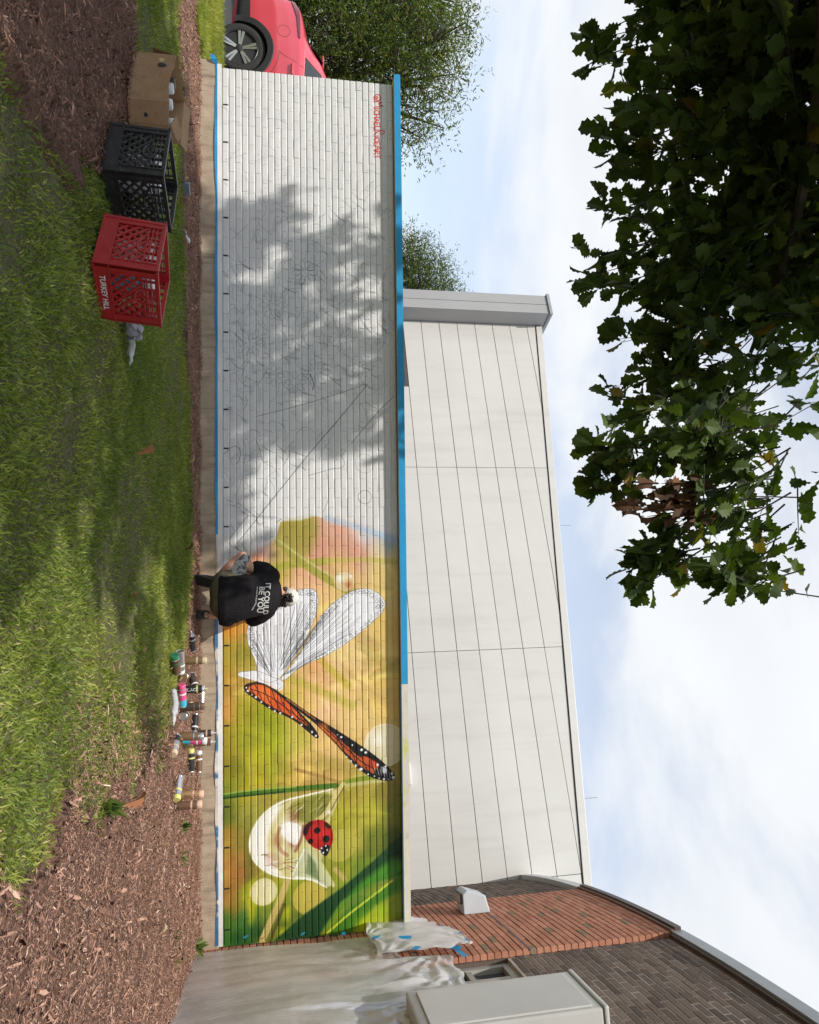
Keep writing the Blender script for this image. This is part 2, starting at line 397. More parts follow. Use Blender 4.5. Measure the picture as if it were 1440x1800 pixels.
    P.stroke([(600, 1378), (640, 1368), (672, 1364)], 9, (130, 150, 40), .9, 3); P.stroke([(605, 1381), (640, 1376), (675, 1372)], 6, (196, 190, 120), .95, 2)
    P.stroke([(520, 1352), (555, 1362), (602, 1377)], 6, (176, 142, 74), .9, 3)
    P.stroke([(462, 1652), (480, 1612), (498, 1570), (512, 1530)], 11, (202, 180, 108), .95, 3); P.stroke([(476, 1652), (490, 1618), (500, 1590)], 5, (92, 72, 34), .8, 3)
    # broad blade crossing the corner
    P.fill([(484, 1652), (540, 1604), (600, 1562), (650, 1520), (712, 1462), (712, 1536), (650, 1552), (600, 1585), (560, 1648)], (20, 66, 30), .97, 4)
    P.fill([(560, 1648), (600, 1588), (650, 1555), (712, 1536), (712, 1496), (655, 1534), (618, 1566)], (74, 142, 30), .9, 10, 1)
    P.fill([(572, 1648), (610, 1600), (660, 1570), (712, 1535), (712, 1560), (660, 1592), (616, 1640), (600, 1650)], (58, 120, 26), .85, 8)
    P.stroke([(576, 1640), (620, 1602), (665, 1568), (690, 1548)], 4, (196, 206, 60), .95, 3); P.glow((640, 1625), 14, (186, 206, 20), .7); P.glow((672, 1600), 10, (150, 185, 20), .7); P.glow((705, 1500), 14, (18, 44, 20), .8)
    # the big drop that holds the ladybug
    drop = [(588, 1385), (540, 1396), (500, 1405), (470, 1422), (448, 1448), (437, 1476), (440, 1506), (455, 1526), (480, 1540), (510, 1545), (538, 1545), (560, 1535), (572, 1490), (580, 1440), (600, 1400)]
    P.fill(drop, (212, 203, 140), .96, 2, 1); P.fill([(520, 1402), (590, 1390), (585, 1430), (560, 1455), (530, 1445), (505, 1430)], (150, 150, 60), .8, 6, 1)
    P.fill([(500, 1408), (470, 1424), (449, 1449), (439, 1476), (442, 1505), (458, 1526), (482, 1539), (500, 1541), (478, 1515), (470, 1485), (475, 1455), (490, 1430)], (246, 243, 232), .97, 8, 1)
    P.disc((508, 1458), 13, (250, 248, 242), .9, 9); P.glow((506, 1455), 15, (247, 244, 236), .95); P.glow((512, 1472), 12, (245, 243, 240), .9); P.glow((488, 1478), 9, (188, 136, 92), .8); P.glow((516, 1482), 8, (150, 96, 66), .8); P.glow((520, 1434), 11, (150, 96, 62), .8); P.glow((498, 1498), 10, (226, 216, 190), .8)
    P.fill([(494, 1454), (505, 1444), (530, 1449), (534, 1468), (522, 1488), (508, 1480), (498, 1470)], (248, 246, 240), .9, 3, 1); P.stroke([(492, 1456), (486, 1476), (494, 1496), (506, 1504)], 6, (176, 120, 84), .7, 6); P.stroke([(534, 1452), (530, 1478), (520, 1496)], 5, (140, 84, 60), .75, 5)
    P.fill([(470, 1496), (490, 1504), (498, 1520), (482, 1528), (466, 1514)], (196, 150, 140), .45, 8, 1); P.fill([(528, 1404), (592, 1392), (572, 1440), (545, 1452), (520, 1436)], (122, 124, 44), .6, 7, 1)
    for i in range(26):
        a = random.uniform(0, 1); x = 460+70*a+random.uniform(-8, 8); y = 1512+18*a+random.uniform(-14, 10)
        P.stroke([(x, y), (x+random.uniform(6, 14), y+random.uniform(-2, 6))], random.uniform(1, 2.4), random.choice([(176, 120, 100), (240, 236, 220), (120, 120, 50), (206, 180, 150)]), .75, 2)
    for i in range(22):
        x, y = random.uniform(505, 580), random.uniform(1398, 1440); P.stroke([(x, y), (x-random.uniform(8, 20), y+random.uniform(4, 16))], random.uniform(.8, 2), random.choice([(92, 74, 40), (226, 222, 190), (130, 110, 50), (196, 190, 110)]), .7, 2)
    P.stroke([(585, 1387), (540, 1398), (500, 1407), (470, 1424), (449, 1449), (439, 1478), (442, 1505), (458, 1526), (485, 1540), (512, 1545), (545, 1545), (568, 1556)], 2.5, (250, 250, 244), .9, 2)
    P.stroke([(604, 1378), (588, 1402), (574, 1430), (556, 1444)], 8, (214, 200, 130), .95, 2); P.stroke([(606, 1382), (592, 1406), (578, 1434)], 2, (110, 84, 40), .7, 2); P.glow((580, 1428), 5, (246, 240, 222), .9)
    # small hanging drop and thread
    P.fill([(537, 1492), (515, 1540), (545, 1546), (572, 1560), (586, 1556), (560, 1510), (548, 1494)], (198, 202, 160), .95, 2)
    P.fill([(542, 1500), (538, 1535), (562, 1548), (556, 1518)], (112, 132, 84), .85, 4); P.stroke([(536, 1493), (515, 1538)], 3, (226, 232, 220), .95, 2); P.stroke([(547, 1494), (566, 1520), (586, 1556)], 7, (206, 206, 150), .95, 2); P.stroke([(520, 1542), (550, 1545), (574, 1560)], 3, (240, 242, 230), .9, 2)
    P.stroke([(590, 1528), (606, 1545)], 8, (206, 176, 120), .7, 6)
    # ladybug
    bug = [(559, 1440), (575, 1444), (585, 1458), (587, 1475), (582, 1490), (574, 1496), (560, 1494), (546, 1486), (534, 1470), (533, 1458), (540, 1446)]
    P.fill(bug, (176, 22, 20), 1, 1.5, 2); P.glow((566, 1466), 13, (222, 44, 42), .8); P.glow((556, 1456), 7, (206, 60, 52), .6); P.fill([(533, 1466), (536, 1452), (546, 1444), (552, 1446), (544, 1456), (540, 1470)], (34, 10, 8), .9, 3, 1)
    P.fill([(574, 1444), (584, 1454), (578, 1458), (570, 1448)], (30, 8, 8), .9, 2, 1)
    for c, r in (((558, 1460), 5.5), ((546.5, 1479), 4.6), ((574, 1475), 6.2)): P.disc(c, r, (18, 8, 8), 1, 1.5)
    P.fill([(562, 1492), (574, 1484), (582, 1488), (578, 1500), (573, 1506), (566, 1500)], (14, 12, 12), 1, 1.5, 1)
    for c in ((566, 1491), (573, 1487), (576, 1494), (569, 1499), (563, 1496)): P.disc(c, 1.6, (236, 238, 240), .95, 1)
    P.stroke([(560, 1441), (566, 1465), (570, 1486)], 1, (110, 8, 10), .8, 1)
    # unpainted wings left white, with pencilled veins
    A = lambda L: [(380+x/4.235, 900+y/4.235) for x, y in L]
    wing1 = A([(305, 1190), (300, 1120), (262, 1040), (236, 970), (230, 900), (242, 830), (290, 770), (360, 730), (480, 690), (560, 610), (640, 568), (735, 572), (762, 630), (758, 710), (735, 800), (700, 880), (640, 1000), (560, 1120), (480, 1240), (400, 1275), (330, 1250)])
    wing2 = A([(480, 1240), (580, 1130), (680, 960), (740, 850), (800, 750), (880, 670), (980, 600), (1100, 562), (1190, 585), (1262, 655), (1262, 720), (1180, 810), (1060, 910), (940, 1000), (820, 1070), (700, 1120), (590, 1180), (510, 1260)])
    white = (234, 234, 235)
    for wv in (wing1, wing2): P.fill(wv, white, 1, 1.4, 2)
    body = [(438, 1180), (446, 1178), (462, 1182), (478, 1190), (498, 1196), (500, 1206), (486, 1214), (470, 1204), (452, 1198), (430, 1192), (418, 1188), (420, 1181)]
    P.fill(body, white, 1, 1.4, 1); P.fill([(470, 1180), (492, 1188), (500, 1206), (494, 1216), (480, 1208), (470, 1198)], white, 1, 1.5, 1)
    ink = (70, 72, 76)
    for wv in (wing1, wing2, body): P.stroke(list(wv)+[wv[0]], .7, ink, .6, 1)
    def fan(org, tips, n):
        for k in range(n):
            i = k/(n-1)*(len(tips)-1); j = min(int(i), len(tips)-2); f = i-j
            tx_, ty_ = tips[j][0]*(1-f)+tips[j+1][0]*f, tips[j][1]*(1-f)+tips[j+1][1]*f
            a, b = random.uniform(.12, .3), random.uniform(.72, .93)
            pts = [(org[0]+(tx_-org[0])*t+random.uniform(-2, 2), org[1]+(ty_-org[1])*t+random.uniform(-2, 2)) for t in (a, .45, .7, b)]
            P.stroke(pts, random.choice([.5, .7, 1.0]), ink, random.uniform(.5, .85), 1)
            if random.random() < .7: P.stroke([(x+2.2, y+1.2) for x, y in pts[1:]], .5, ink, .6, 1)
    o = (484, 1196)
    fan(o, A([(300, 1100), (236, 970), (242, 830), (360, 730), (560, 610), (735, 572), (758, 710), (700, 880)]), 30); fan(o, A([(760, 830), (880, 670), (1100, 562), (1262, 680), (1060, 910), (700, 1110)]), 22)
    for wv, c in ((wing1, (490, 1090)), (wing2, (600, 1090))):
        n = len(wv)
        for i in range(n*3):
            j = (i/3) % n; a, b = wv[int(j)], wv[(int(j)+1) % n]; f = j-int(j); x, y = a[0]*(1-f)+b[0]*f, a[1]*(1-f)+b[1]*f
            if math.hypot(x-o[0], y-o[1]) < 60: continue
            for s_ in (.07, .15):
                P.disc((x+(c[0]-x)*s_+random.uniform(-2, 2), y+(c[1]-y)*s_+random.uniform(-2, 2)), random.uniform(1.6, 3.1), ink, .7, 1, .6, random.uniform(.6, 1.4))
    # finished wings
    B = lambda L: [(310+x/3.6, 920+y/3.6) for x, y in L]
    D = lambda L: [(370+x/3.6, 1250+y/3.6) for x, y in L]
    blk = (22, 18, 18)
    w1 = B([(425, 1035), (450, 1012), (520, 1000), (610, 1038), (700, 1105), (800, 1215), (870, 1285), (908, 1350), (892, 1366), (840, 1322), (760, 1255), (680, 1212), (600, 1182), (500, 1112), (440, 1072)])
    P.fill(w1, blk, 1, 1.2, 1)
    for c in ([(468, 1030), (520, 1022), (575, 1055), (545, 1080), (490, 1066)], [(585, 1062), (640, 1095), (600, 1120), (560, 1092)], [(560, 1100), (598, 1130), (650, 1165), (620, 1168), (560, 1125)], [(650, 1102), (705, 1140), (690, 1165), (615, 1128)],
              [(665, 1170), (720, 1195), (690, 1196), (655, 1180)], [(712, 1150), (760, 1195), (735, 1192), (698, 1168)], [(768, 1205), (820, 1255), (800, 1256), (745, 1215)], [(735, 1200), (790, 1252), (760, 1240), (725, 1210)]):
        P.fill(B(c), random.choice([(226, 96, 36), (232, 116, 44), (205, 74, 30)]), 1, 1.6, 1)
    P.fill(B([(452, 1036), (520, 1012), (605, 1052), (695, 1122), (785, 1212), (852, 1292), (800, 1268), (740, 1226), (665, 1190), (590, 1154), (508, 1092), (466, 1062)]), (224, 98, 36), 1, 1.5, 1)
    P.glow(B([(560, 1070)])[0], 12, (240, 130, 50), .7); P.glow(B([(660, 1150)])[0], 10, (196, 70, 34), .7); P.glow(B([(490, 1045)])[0], 8, (238, 120, 60), .6)
    for L in ([(470, 1046), (560, 1076), (650, 1132), (760, 1216), (855, 1297)], [(500, 1016), (512, 1050), (545, 1112)], [(560, 1034), (570, 1085), (612, 1165)], [(610, 1060), (622, 1112), (668, 1192)], [(660, 1096), (680, 1150), (742, 1228)], [(720, 1150), (742, 1200), (806, 1272)], [(470, 1030), (480, 1060), (500, 1085)], [(780, 1212), (800, 1245), (845, 1292)]): P.stroke(B(L), 1.3, blk, .95, 1)
    for x, y in ((445, 1040), (455, 1060), (480, 1085), (505, 1100), (540, 1130), (590, 1165), (625, 1188), (660, 1200), (735, 1225), (860, 1320), (885, 1345), (795, 1275), (430, 1055)): P.disc(B([(x, y)])[0], random.uniform(1.2, 2.2), (240, 240, 240), .95, 1)
    w2 = B([(630, 1062), (700, 1100), (790, 1165), (880, 1225)])+D([(690, 52), (800, 118), (950, 215), (1050, 285), (1130, 355), (1174, 410), (1162, 437), (1100, 442), (1020, 422), (930, 362), (850, 272), (780, 192), (680, 92), (610, 35)])+B([(780, 1190), (690, 1115)])
    P.fill(w2, blk, 1, 1.2, 1)
    for c in ([(680, 72), (745, 118), (800, 172), (770, 165), (700, 100)], [(790, 190), (850, 238), (880, 275), (845, 255)], [(960, 280), (1030, 300), (1075, 345), (1040, 375), (985, 350), (940, 310)], [(1005, 375), (1050, 385), (1030, 398)], [(860, 215), (900, 245), (890, 262)]):
        P.fill(D(c), random.choice([(222, 118, 30), (206, 84, 34), (190, 96, 50)]), 1, 2, 1)
    P.stroke(B([(700, 1112), (800, 1180), (880, 1240)]), 1.9, (206, 120, 50), .9, 1.5)
    P.fill(D([(655, 50), (760, 122), (850, 208), (930, 282), (1000, 312), (1070, 350), (1035, 388), (975, 368), (900, 306), (820, 222), (735, 142)]), (198, 92, 36), .95, 2, 1); P.glow(D([(1005, 345)])[0], 7, (170, 70, 40), .8); P.glow(D([(720, 100)])[0], 7, (226, 130, 40), .8)
    for L in ([(640, 40), (760, 135), (860, 235), (950, 318), (1050, 372)], [(800, 150), (830, 215), (850, 260)], [(880, 225), (905, 280), (930, 340)], [(950, 250), (965, 310), (1000, 385)], [(1020, 290), (1020, 340), (1050, 400)]): P.stroke(D(L), 1.5, blk, .95, 1)
    P.fill(D([(860, 165), (960, 235), (1060, 300), (1040, 318), (950, 262), (860, 190)]), blk, .95, 2)
    for x, y in ((805, 150), (830, 165), (900, 215), (960, 245), (985, 262), (865, 290), (890, 318), (925, 345), (955, 368), (1000, 400), (1040, 412), (1070, 425), (1100, 430), (1130, 432), (1160, 420), (1150, 395), (1060, 340), (1110, 350)):
        P.disc(D([(x, y)])[0], random.uniform(1.2, 2.6), (240, 242, 244), .95, 1, None, random.uniform(.7, 1.4))
    P.fill(D([(1080, 345), (1125, 362), (1110, 400), (1085, 385)]), (206, 214, 216), .9, 3, 1)
    for i in range(7):
        a = 1040+i*18; P.stroke(D([(a, 360+i*4), (a+12, 400+i*5)]), 1, (235, 238, 240), .7, 1)
    # pencil doodles on the bare primer
    inkl = (88, 90, 96); E = lambda L: [(380+x/4.235, 640+y/4.235) for x, y in L]
    for L, wdt in (([(1325, 240), (1200, 360), (1010, 590)], 1.0), ([(1130, 150), (960, 360), (700, 660), (450, 970), (160, 1335)], 1.2), ([(300, 390), (620, 310), (880, 230), (1120, 150)], .8), ([(690, 830), (830, 790), (880, 775)], .7), ([(830, 510), (900, 430)], 1.4), ([(940, 690), (965, 745), (930, 778), (880, 776)], .7), ([(970, 640), (935, 685)], .7),
                   ([(60, 670), (140, 600), (190, 640), (175, 720), (150, 745)], .8), ([(300, 570), (330, 640), (350, 740), (390, 720)], .8), ([(200, 560), (230, 640), (210, 740)], .6), ([(820, 800), (845, 900), (835, 1030), (800, 1100)], .6), ([(1215, 830), (1205, 950)], .6), ([(500, 760), (545, 690), (550, 600), (580, 570)], .6), ([(270, 1120), (300, 1140), (320, 1200), (360, 1180)], .8), ([(100, 1300), (180, 1200), (240, 1130)], .8), ([(450, 1180), (490, 1150)], .9), ([(160, 1030), (290, 1130)], .6), ([(700, 75), (735, 150), (720, 190)], 1.6)):
        P.stroke(E(L), wdt, inkl, .8, 1)
    P.disc(E([(1110, 990)])[0], 12, inkl, .8, 1, .8); P.disc(E([(1110, 740)])[0], 17, inkl, .45, 1, .7); P.disc(E([(170, 1185)])[0], 2.4, inkl, .7, 1, .8)
    for k in range(640):                                    # petals, blades and hatching
        if k < 450: tx_, ty_ = random.uniform(395, 690), random.triangular(330, 800, 560)
        elif k < 550: tx_, ty_ = random.uniform(395, 690), random.uniform(150, 400)
        else: tx_, ty_ = random.uniform(395, 520), random.uniform(760, 960)
        if tx_ > 500 and ty_ > 850: continue
        L = random.uniform(8, 42); a = random.uniform(0, 6.28); cur = random.uniform(-.9, .9); pts = [(tx_, ty_)]
        for _ in range(5):
            tx_ += L/5*math.cos(a); ty_ += L/5*math.sin(a); a += cur*.5+random.uniform(-.25, .25); pts.append((tx_, ty_))
        faint = .28 if ty_ < 320 else .5
        P.stroke(pts, random.choice([.5, .5, .7, .9]), inkl, faint*random.uniform(.6, 1), 1)
        if k % 3 == 0:
            for h in range(3): P.stroke([(x+(h+1)*2.1, y+(h+1)*1.3) for x, y in pts[1:5]], .5, inkl, faint*.8, 1)
    for k in range(9):                                      # flower heads: rings of petals
        cx, cy = random.uniform(430, 660), random.uniform(400, 720); n = random.randint(6, 10); r0 = random.uniform(10, 24)
        for j in range(n):
            t = 2*PI*j/n; u, v = math.cos(t), math.sin(t)
            P.stroke([(cx+u*r0*.3, cy+v*r0*.3), (cx+u*r0*.8-v*r0*.3, cy+v*r0*.8+u*r0*.3), (cx+u*r0*1.2, cy+v*r0*1.2), (cx+u*r0*.8+v*r0*.3, cy+v*r0*.8-u*r0*.3), (cx+u*r0*.3, cy+v*r0*.3)], .6, inkl, .55, 1)
    # signature in red brush letters, capitals and small capitals
    G = {'@': [[(.7, .35), (.5, .6), (.3, .4), (.5, .2), (.72, .4), (.8, .25), (1, .45), (.85, .85), (.5, 1), (.12, .8), (0, .45), (.15, .1), (.5, -.05), (.85, .05)]], 'M': [[(0, 0), (.12, 1), (.45, .35), (.85, 1.15), (1, 0)]], 'I': [[(.5, 0), (.5, 1)]], 'C': [[(1, .85), (.5, 1), (.05, .6), (.1, .2), (.5, 0), (1, .12)]], 'H': [[(0, 0), (.05, 1)], [(.95, 0), (.95, 1)], [(0, .5), (.95, .5)]],
         'A': [[(0, 0), (.5, 1), (1, 0)], [(.2, .4), (.85, .4)]], 'E': [[(1, 1), (0, .95), (.05, 0), (1, .02)], [(0, .5), (.8, .52)]], 'L': [[(.05, 1), (0, 0), (1, .02)]], 'R': [[(0, 0), (.05, 1), (.8, .95), (.9, .65), (.1, .5), (1, 0)]], 'T': [[(.5, 0), (.5, 1)], [(0, 1), (1, .97)]]}
    x = 166.0
    for ch, hh, ww in (('@', 11, 11), ('M', 14, 10), ('I', 8, 3), ('C', 8.5, 6), ('H', 8.5, 6), ('A', 9, 6.5), ('E', 9, 5.5), ('L', 9, 5), ('R', 16, 8), ('I', 8, 3), ('C', 8.5, 6), ('E', 9, 5.5), ('A', 13, 8), ('R', 9, 6), ('T', 9.5, 6.5)):
        for s_ in G[ch]:
            P.stroke([(658.0+p[1]*hh*1.15, x+p[0]*ww) for p in s_], 1.7, (205, 38, 34), 1., 1, smooth=1)
        x += ww+1.2
    return P.a
def mural_material(rough=.5):
    a = paint_mural()
    im = bpy.data.images.new('mural_paint', IW, IH, alpha=False)
    px = np.ones((IH, IW, 4), np.float32); px[..., :3] = np.clip(a, 0, 1)
    im.pixels.foreach_set(px.ravel()); im.update(); im.pack()
    n = NT('mural_paint'); pos = n.coord('World')
    sp = n.n('ShaderNodeSeparateXYZ'); n.l(pos, sp.inputs[0])
    cb = n.n('ShaderNodeCombineXYZ'); n.l(n.math('DIVIDE', sp.outputs[0], IW/PPM), cb.inputs[0]); n.l(n.math('DIVIDE', n.math('SUBTRACT', sp.outputs[2], WZ0), IH/PPM), cb.inputs[1])
    t = n.n('ShaderNodeTexImage', image=im, extension='EXTEND', interpolation='Linear'); n.l(cb.outputs[0], t.inputs[0])
    f = n.noise(pos, 3.2, 5, .6); tone = n.ramp(f, [(.3, (.94, .94, .94)), (.7, (1., 1., 1.))])
    rb = n.ramp(n.rnd(), [(0, (.95, .95, .955)), (1, (1, 1, 1))])
    n.set(Base_Color=n.mix(1., n.mix(1., t.outputs[0], tone, 'MULTIPLY'), rb, 'MULTIPLY'), Roughness=n.ramp(n.noise(pos, 30, 3), [(.3, (.42,)*3), (.7, (.62,)*3)]))
    n.bump(n.noise(pos, 130, 4, .65), .35, .0025)
    return n.m
MURAL = mural_material()
# ------------------------------------------------------------------ ground
def ground_mat(name, stops, scale, detail=8, bump=.6, bscale=60, rough=.95, bdist=.01, big=None):
    n = NT(name); v = n.coord('World'); c = n.ramp(n.noise(v, scale, detail, .65), stops)
    if big: c = n.mix(n.ramp(n.noise(v, big[0], 4), [(.42, (0, 0, 0)), (.6, (1, 1, 1))]), c, big[1])
    n.set(Base_Color=c, Roughness=rough); n.b.inputs['Specular IOR Level'].default_value = .2
    n.bump(n.noise(v, bscale, 6, .7), bump, bdist); return n.m
SOIL = ground_mat('lawn_soil', [(.3, (.07, .058, .032)), (.48, (.13, .125, .055)), (.6, (.20, .185, .085)), (.75, (.31, .27, .14))], 70, bscale=190, bump=1., bdist=.015)
FARGRASS = ground_mat('far_grass', [(.3, (.035, .06, .015)), (.7, (.075, .115, .03))], 3)
ASPH = ground_mat('asphalt', [(.35, (.04, .04, .042)), (.65, (.075, .073, .07))], 30, bump=.4, bscale=220, bdist=.004)
MULCHB = ground_mat('mulch_bed', [(.3, (.07, .038, .026)), (.5, (.18, .10, .07)), (.72, (.34, .21, .15))], 55, bump=1., bscale=75, bdist=.02)
CONC = None
def concrete_mat():
    n = NT('weathered_concrete'); v = n.coord('World')
    c = n.ramp(n.noise(v, 6, 8, .65), [(.3, (.36, .275, .185)), (.7, (.50, .395, .285))])
    drip = n.noise(v, 5, 6, .7, 0, (2.6, 1, .35)); c = n.mix(n.ramp(drip, [(.5, (0, 0, 0)), (.72, (1, 1, 1))]), c, (.19, .14, .095))
    pit = n.ramp(n.noise(v, 75, 3, .6), [(.66, (0, 0, 0)), (.74, (1, 1, 1))]); c = n.mix(pit, c, (.09, .07, .055))
    n.set(Base_Color=c, Roughness=.9); n.bump(n.noise(v, 60, 6, .7), .5, .006); return n.m
CONC = concrete_mat()
def sheet(name, poly, z, mat, kind='structure'):
    return tag(obj(name, mesh_from(name, [(x, y, z) for x, y in poly], [tuple(range(len(poly)))], mat)), kind=kind)
def grid_sheet(name, x0, x1, y0, y1, st, zf, mat, keep=None):
    xs = np.arange(x0, x1+st/2, st); ys = np.arange(y0, y1+st/2, st); X, Y = np.meshgrid(xs, ys); Z = zf(X, Y)
    V = np.stack([X, Y, Z], -1).reshape(-1, 3); nx = len(xs); i, j = np.meshgrid(np.arange(nx-1), np.arange(len(ys)-1)); a = (j*nx+i).ravel()
    F = np.stack([a, a+1, a+nx+1, a+nx], 1)
    if keep is not None:
        c = V[F].mean(1); F = F[keep(c[:, 0], c[:, 1])]
    return tag(obj(name, big_mesh(name, V, F, mat, True)), kind='structure')
def wob(X, Y, f=1., s=0.): return np.sin(X*f*2.1+s)*np.cos(Y*f*1.7-s)*.5+np.sin(X*f*4.7+Y*f*3.9+s)*.28+np.cos(X*f*9.1-Y*f*8.3)*.12
LAWN_EDGE = np.array([(-6, -1.30), (-.5, -1.36), (.64, -1.38), (1.9, -1.42), (2.6, -1.18), (3.23, -1.0), (4.0, -.76), (4.74, -.58), (5.3, -.66), (5.78, -.92), (6.1, -1.36), (6.35, -1.62), (6.62, -1.95)])
LAWN_RIGHT = np.array([(-9, 5.6), (-5, 6.10), (-4.2, 6.22), (-3.75, 6.28), (-2.8, 6.46), (-2.2, 6.62), (-1.9, 6.62)])   # y -> x limit
RING_C, RING_R = (1.9, -5.0), 1.66
def edge_noise(t): return .05*np.sin(t*7.3)+.035*np.sin(t*17.1+1)+.02*np.sin(t*41+2)
def in_lawn(x, y):
    m = y < np.interp(x, LAWN_EDGE[:, 0], LAWN_EDGE[:, 1])+edge_noise(x)
    m &= x < np.interp(y, LAWN_RIGHT[:, 0], LAWN_RIGHT[:, 1])+edge_noise(y)*2
    return m & (np.hypot(x-RING_C[0], y-RING_C[1]) > RING_R+edge_noise(x*2))
def rise(X, Y): return np.clip(Y-.3, 0, 1.2)/1.2*.085*np.clip((-.2-X)/.6, 0, 1)
sheet('ground', [(-600, -600), (600, -600), (600, 600), (-600, 600)], -.06, FARGRASS)
sheet('parking_lot', [(-60, 1.78), (-.05, 1.78), (-.05, .45), (8.9, .45), (9.6, 6.9), (-4, 60), (-60, 60)], -.045, ASPH)
grid_sheet('lawn', -8, 7.6, -12, -.3, .12, lambda X, Y: .012*wob(X, Y)-.006-.08*(~in_lawn(X, Y)), SOIL)
grid_sheet('mulch_bed', -8, 12, -12, .02, .06, lambda X, Y: .016*wob(X, Y, 3.1)+.010-.10*np.clip(in_lawn(X, Y), 0, 1), MULCHB)
grid_sheet('grass_verge', -8, -.03, .02, 1.60, .08, lambda X, Y: rise(X, Y)+.006*wob(X, Y, 2), SOIL)
kerb = tag(MB().span((-30, 1.60, -.06), (-.06, 1.76, .098)).obj('kerb', CONC, bevel=.012), kind='structure')

# ------------------------------------------------------------------ mural wall
wall = empty('mural_wall', (4.54, .15, 0), label='long low painted brick wall with a half-finished butterfly and ladybug mural', cat='wall')
def wpart(o): o.parent = wall; o.matrix_parent_inverse = Matrix.Translation((-4.54, -.15, 0)); return o
found = MB(); xs = [0-.06]+[1.3*i+.55 for i in range(7)]+[9.16]
found.span((-.06, -.022, -.1), (9.14, .27, .19))
wpart(found.obj('foundation', CONC, bevel=.006))
wpart(MB().span((.004, .0080, .185), (9.10, .26, WZ0+WH)).obj('mortar_core', MURAL))
BRL, BRC = .2032, .0677
def brick_mesh(name, l, h=.0577, d=.03, bv=.0055, mat=None):
    V = []; 
    for (yy, k) in ((0, bv), (bv, 0), (d, 0)):
        kx = k*.22 if bv > .005 else k
        V += [(-l/2+kx, yy, -h/2+k), (l/2-kx, yy, -h/2+k), (l/2-kx, yy, h/2-k), (-l/2+kx, yy, h/2-k)]
    F = [(0, 1, 2, 3)]
    for r in (0, 4):
        for i in range(4): F.append((r+i, r+4+i, r+4+(i+1) % 4, r+(i+1) % 4))
    return V, F
def brick_rows():
    out = []
    for c in range(27):
        z = WZ0+(c+.5)*BRC; x = -.5*BRL if c % 2 else 0.
        k = 0
        while x < WL-.02:
            a, b = max(x, 0), min(x+BRL, WL)
            gap = .0011
            if c == 0 and k % 2 == 1: gap = .016            # open weep joints in the lowest course
            if b-a > .03: out.append((a+.002, b-gap+.002, z, c))
            x += BRL; k += 1
    return out
rows = brick_rows()
full = [r for r in rows if abs((r[1]-r[0])-(BRL-.0011)) < .001]
own = set(id(r) for r in sorted(full, key=lambda r: -r[0])[:300])
V0, F0 = brick_mesh('b', BRL-.0011); shared = mesh_from('brick', V0, F0, MURAL)
SV, SF, nb = [], [], 0
for r in rows:
    jy = RNG.normal(0, .0011); jz = RNG.normal(0, .0007)
    if id(r) in own:
        o = bpy.data.objects.new('brick', shared); o.location = ((r[0]+r[1])/2-4.54, jy-.15, r[2]+jz); link(o, wall)
    else:
        v, f = brick_mesh('b', r[1]-r[0]); v = np.array(v)+np.array(((r[0]+r[1])/2, jy, r[2]+jz)); SV.append(v); SF.append(np.array(f)+12*nb); nb += 1
o = obj('brick_courses', big_mesh('brick_courses', np.vstack(SV), np.vstack(SF), MURAL)); tag(o, kind='stuff'); wpart(o)
WEEP = pmat('weep_hole_dark', (.02, .018, .016), .95)
wm = MB().box((0, 0, 0), (.012, .012, .050)).mesh('weep_hole', WEEP)
for k in range(1, 45, 2):
    o = bpy.data.objects.new('weep_hole', wm); o.location = ((k+1)*BRL-.005-4.54, .0065-.15, WZ0+.034); link(o, wall)
# masked coping
def tape_mat(name, col, patch=None, along=None, k=.12):
    n = NT(name); v = n.coord('World'); c = n.ramp(n.noise(v, 12, 5), [(.3, tuple(x*.86 for x in col)), (.7, col)])
    if patch:
        for colr, sc, lo in patch: c = n.mix(n.ramp(n.noise(v, sc, 5, .6, .3), [(lo, (0, 0, 0)), (lo+.06, (1, 1, 1))]), c, colr)
    n.set(Base_Color=c, Roughness=.55); n.bump(n.noise(v, 40, 4, .6, 0, (.4, 1, 1)), .25, .004); return n.m
BLUE = tape_mat('blue_masking_tape', lin((20, 148, 200)))
BLUESPL = tape_mat('blue_tape_oversprayed', lin((24, 150, 202)), [(lin((205, 180, 100)), 2.1, .60), (lin((70, 105, 140)), 3.7, .66)])
PALE = tape_mat('oversprayed_pale_tape', lin((214, 208, 190)), [(lin((196, 196, 120)), 1.9, .6), (lin((90, 140, 165)), 3.0, .63)])
WHITET = tape_mat('white_primer_edge', lin((232, 230, 224)))
GALV = pmat('coping_metal', (.55, .55, .54), .45, .1, 8, .1, 60)
wpart(MB().span((-.055, -.088, 2.072), (9.13, .33, 2.136)).obj('coping', GALV, bevel=.004))
def strip(name, x0, x1, y, z0, z1, mat, th=.0025, ripple=.0, n=60, zr=.0):
    xs = np.linspace(x0, x1, n); V = []; F = []
    for i, x in enumerate(xs):
        a = ripple*math.sin(x*5.1)+ripple*.6*math.sin(x*13.3+1); b = zr*math.sin(x*3.7+2)+zr*.5*math.sin(x*11)
        V += [(x, y+a, z0+b), (x, y+a*.3, z1), (x, y+a*.3+th, z1), (x, y+a+th, z0+b)]
    for i in range(n-1):
        for k in range(4): F.append((i*4+k, i*4+(k+1) % 4, i*4+4+(k+1) % 4, i*4+4+k))
    return wpart(obj(name, mesh_from(name, V, F, mat)))
strip('blue_tape', -.06, 4.9, -.0925, 2.070, 2.139, BLUE); strip('blue_tape', 4.9, 6.55, -.0925, 2.070, 2.139, BLUESPL); strip('pale_tape', 6.55, 9.12, -.0925, 2.070, 2.139, PALE)
strip('blue_tape', 6.55, 9.12, -.0885, 2.062, 2.076, BLUE, .003)
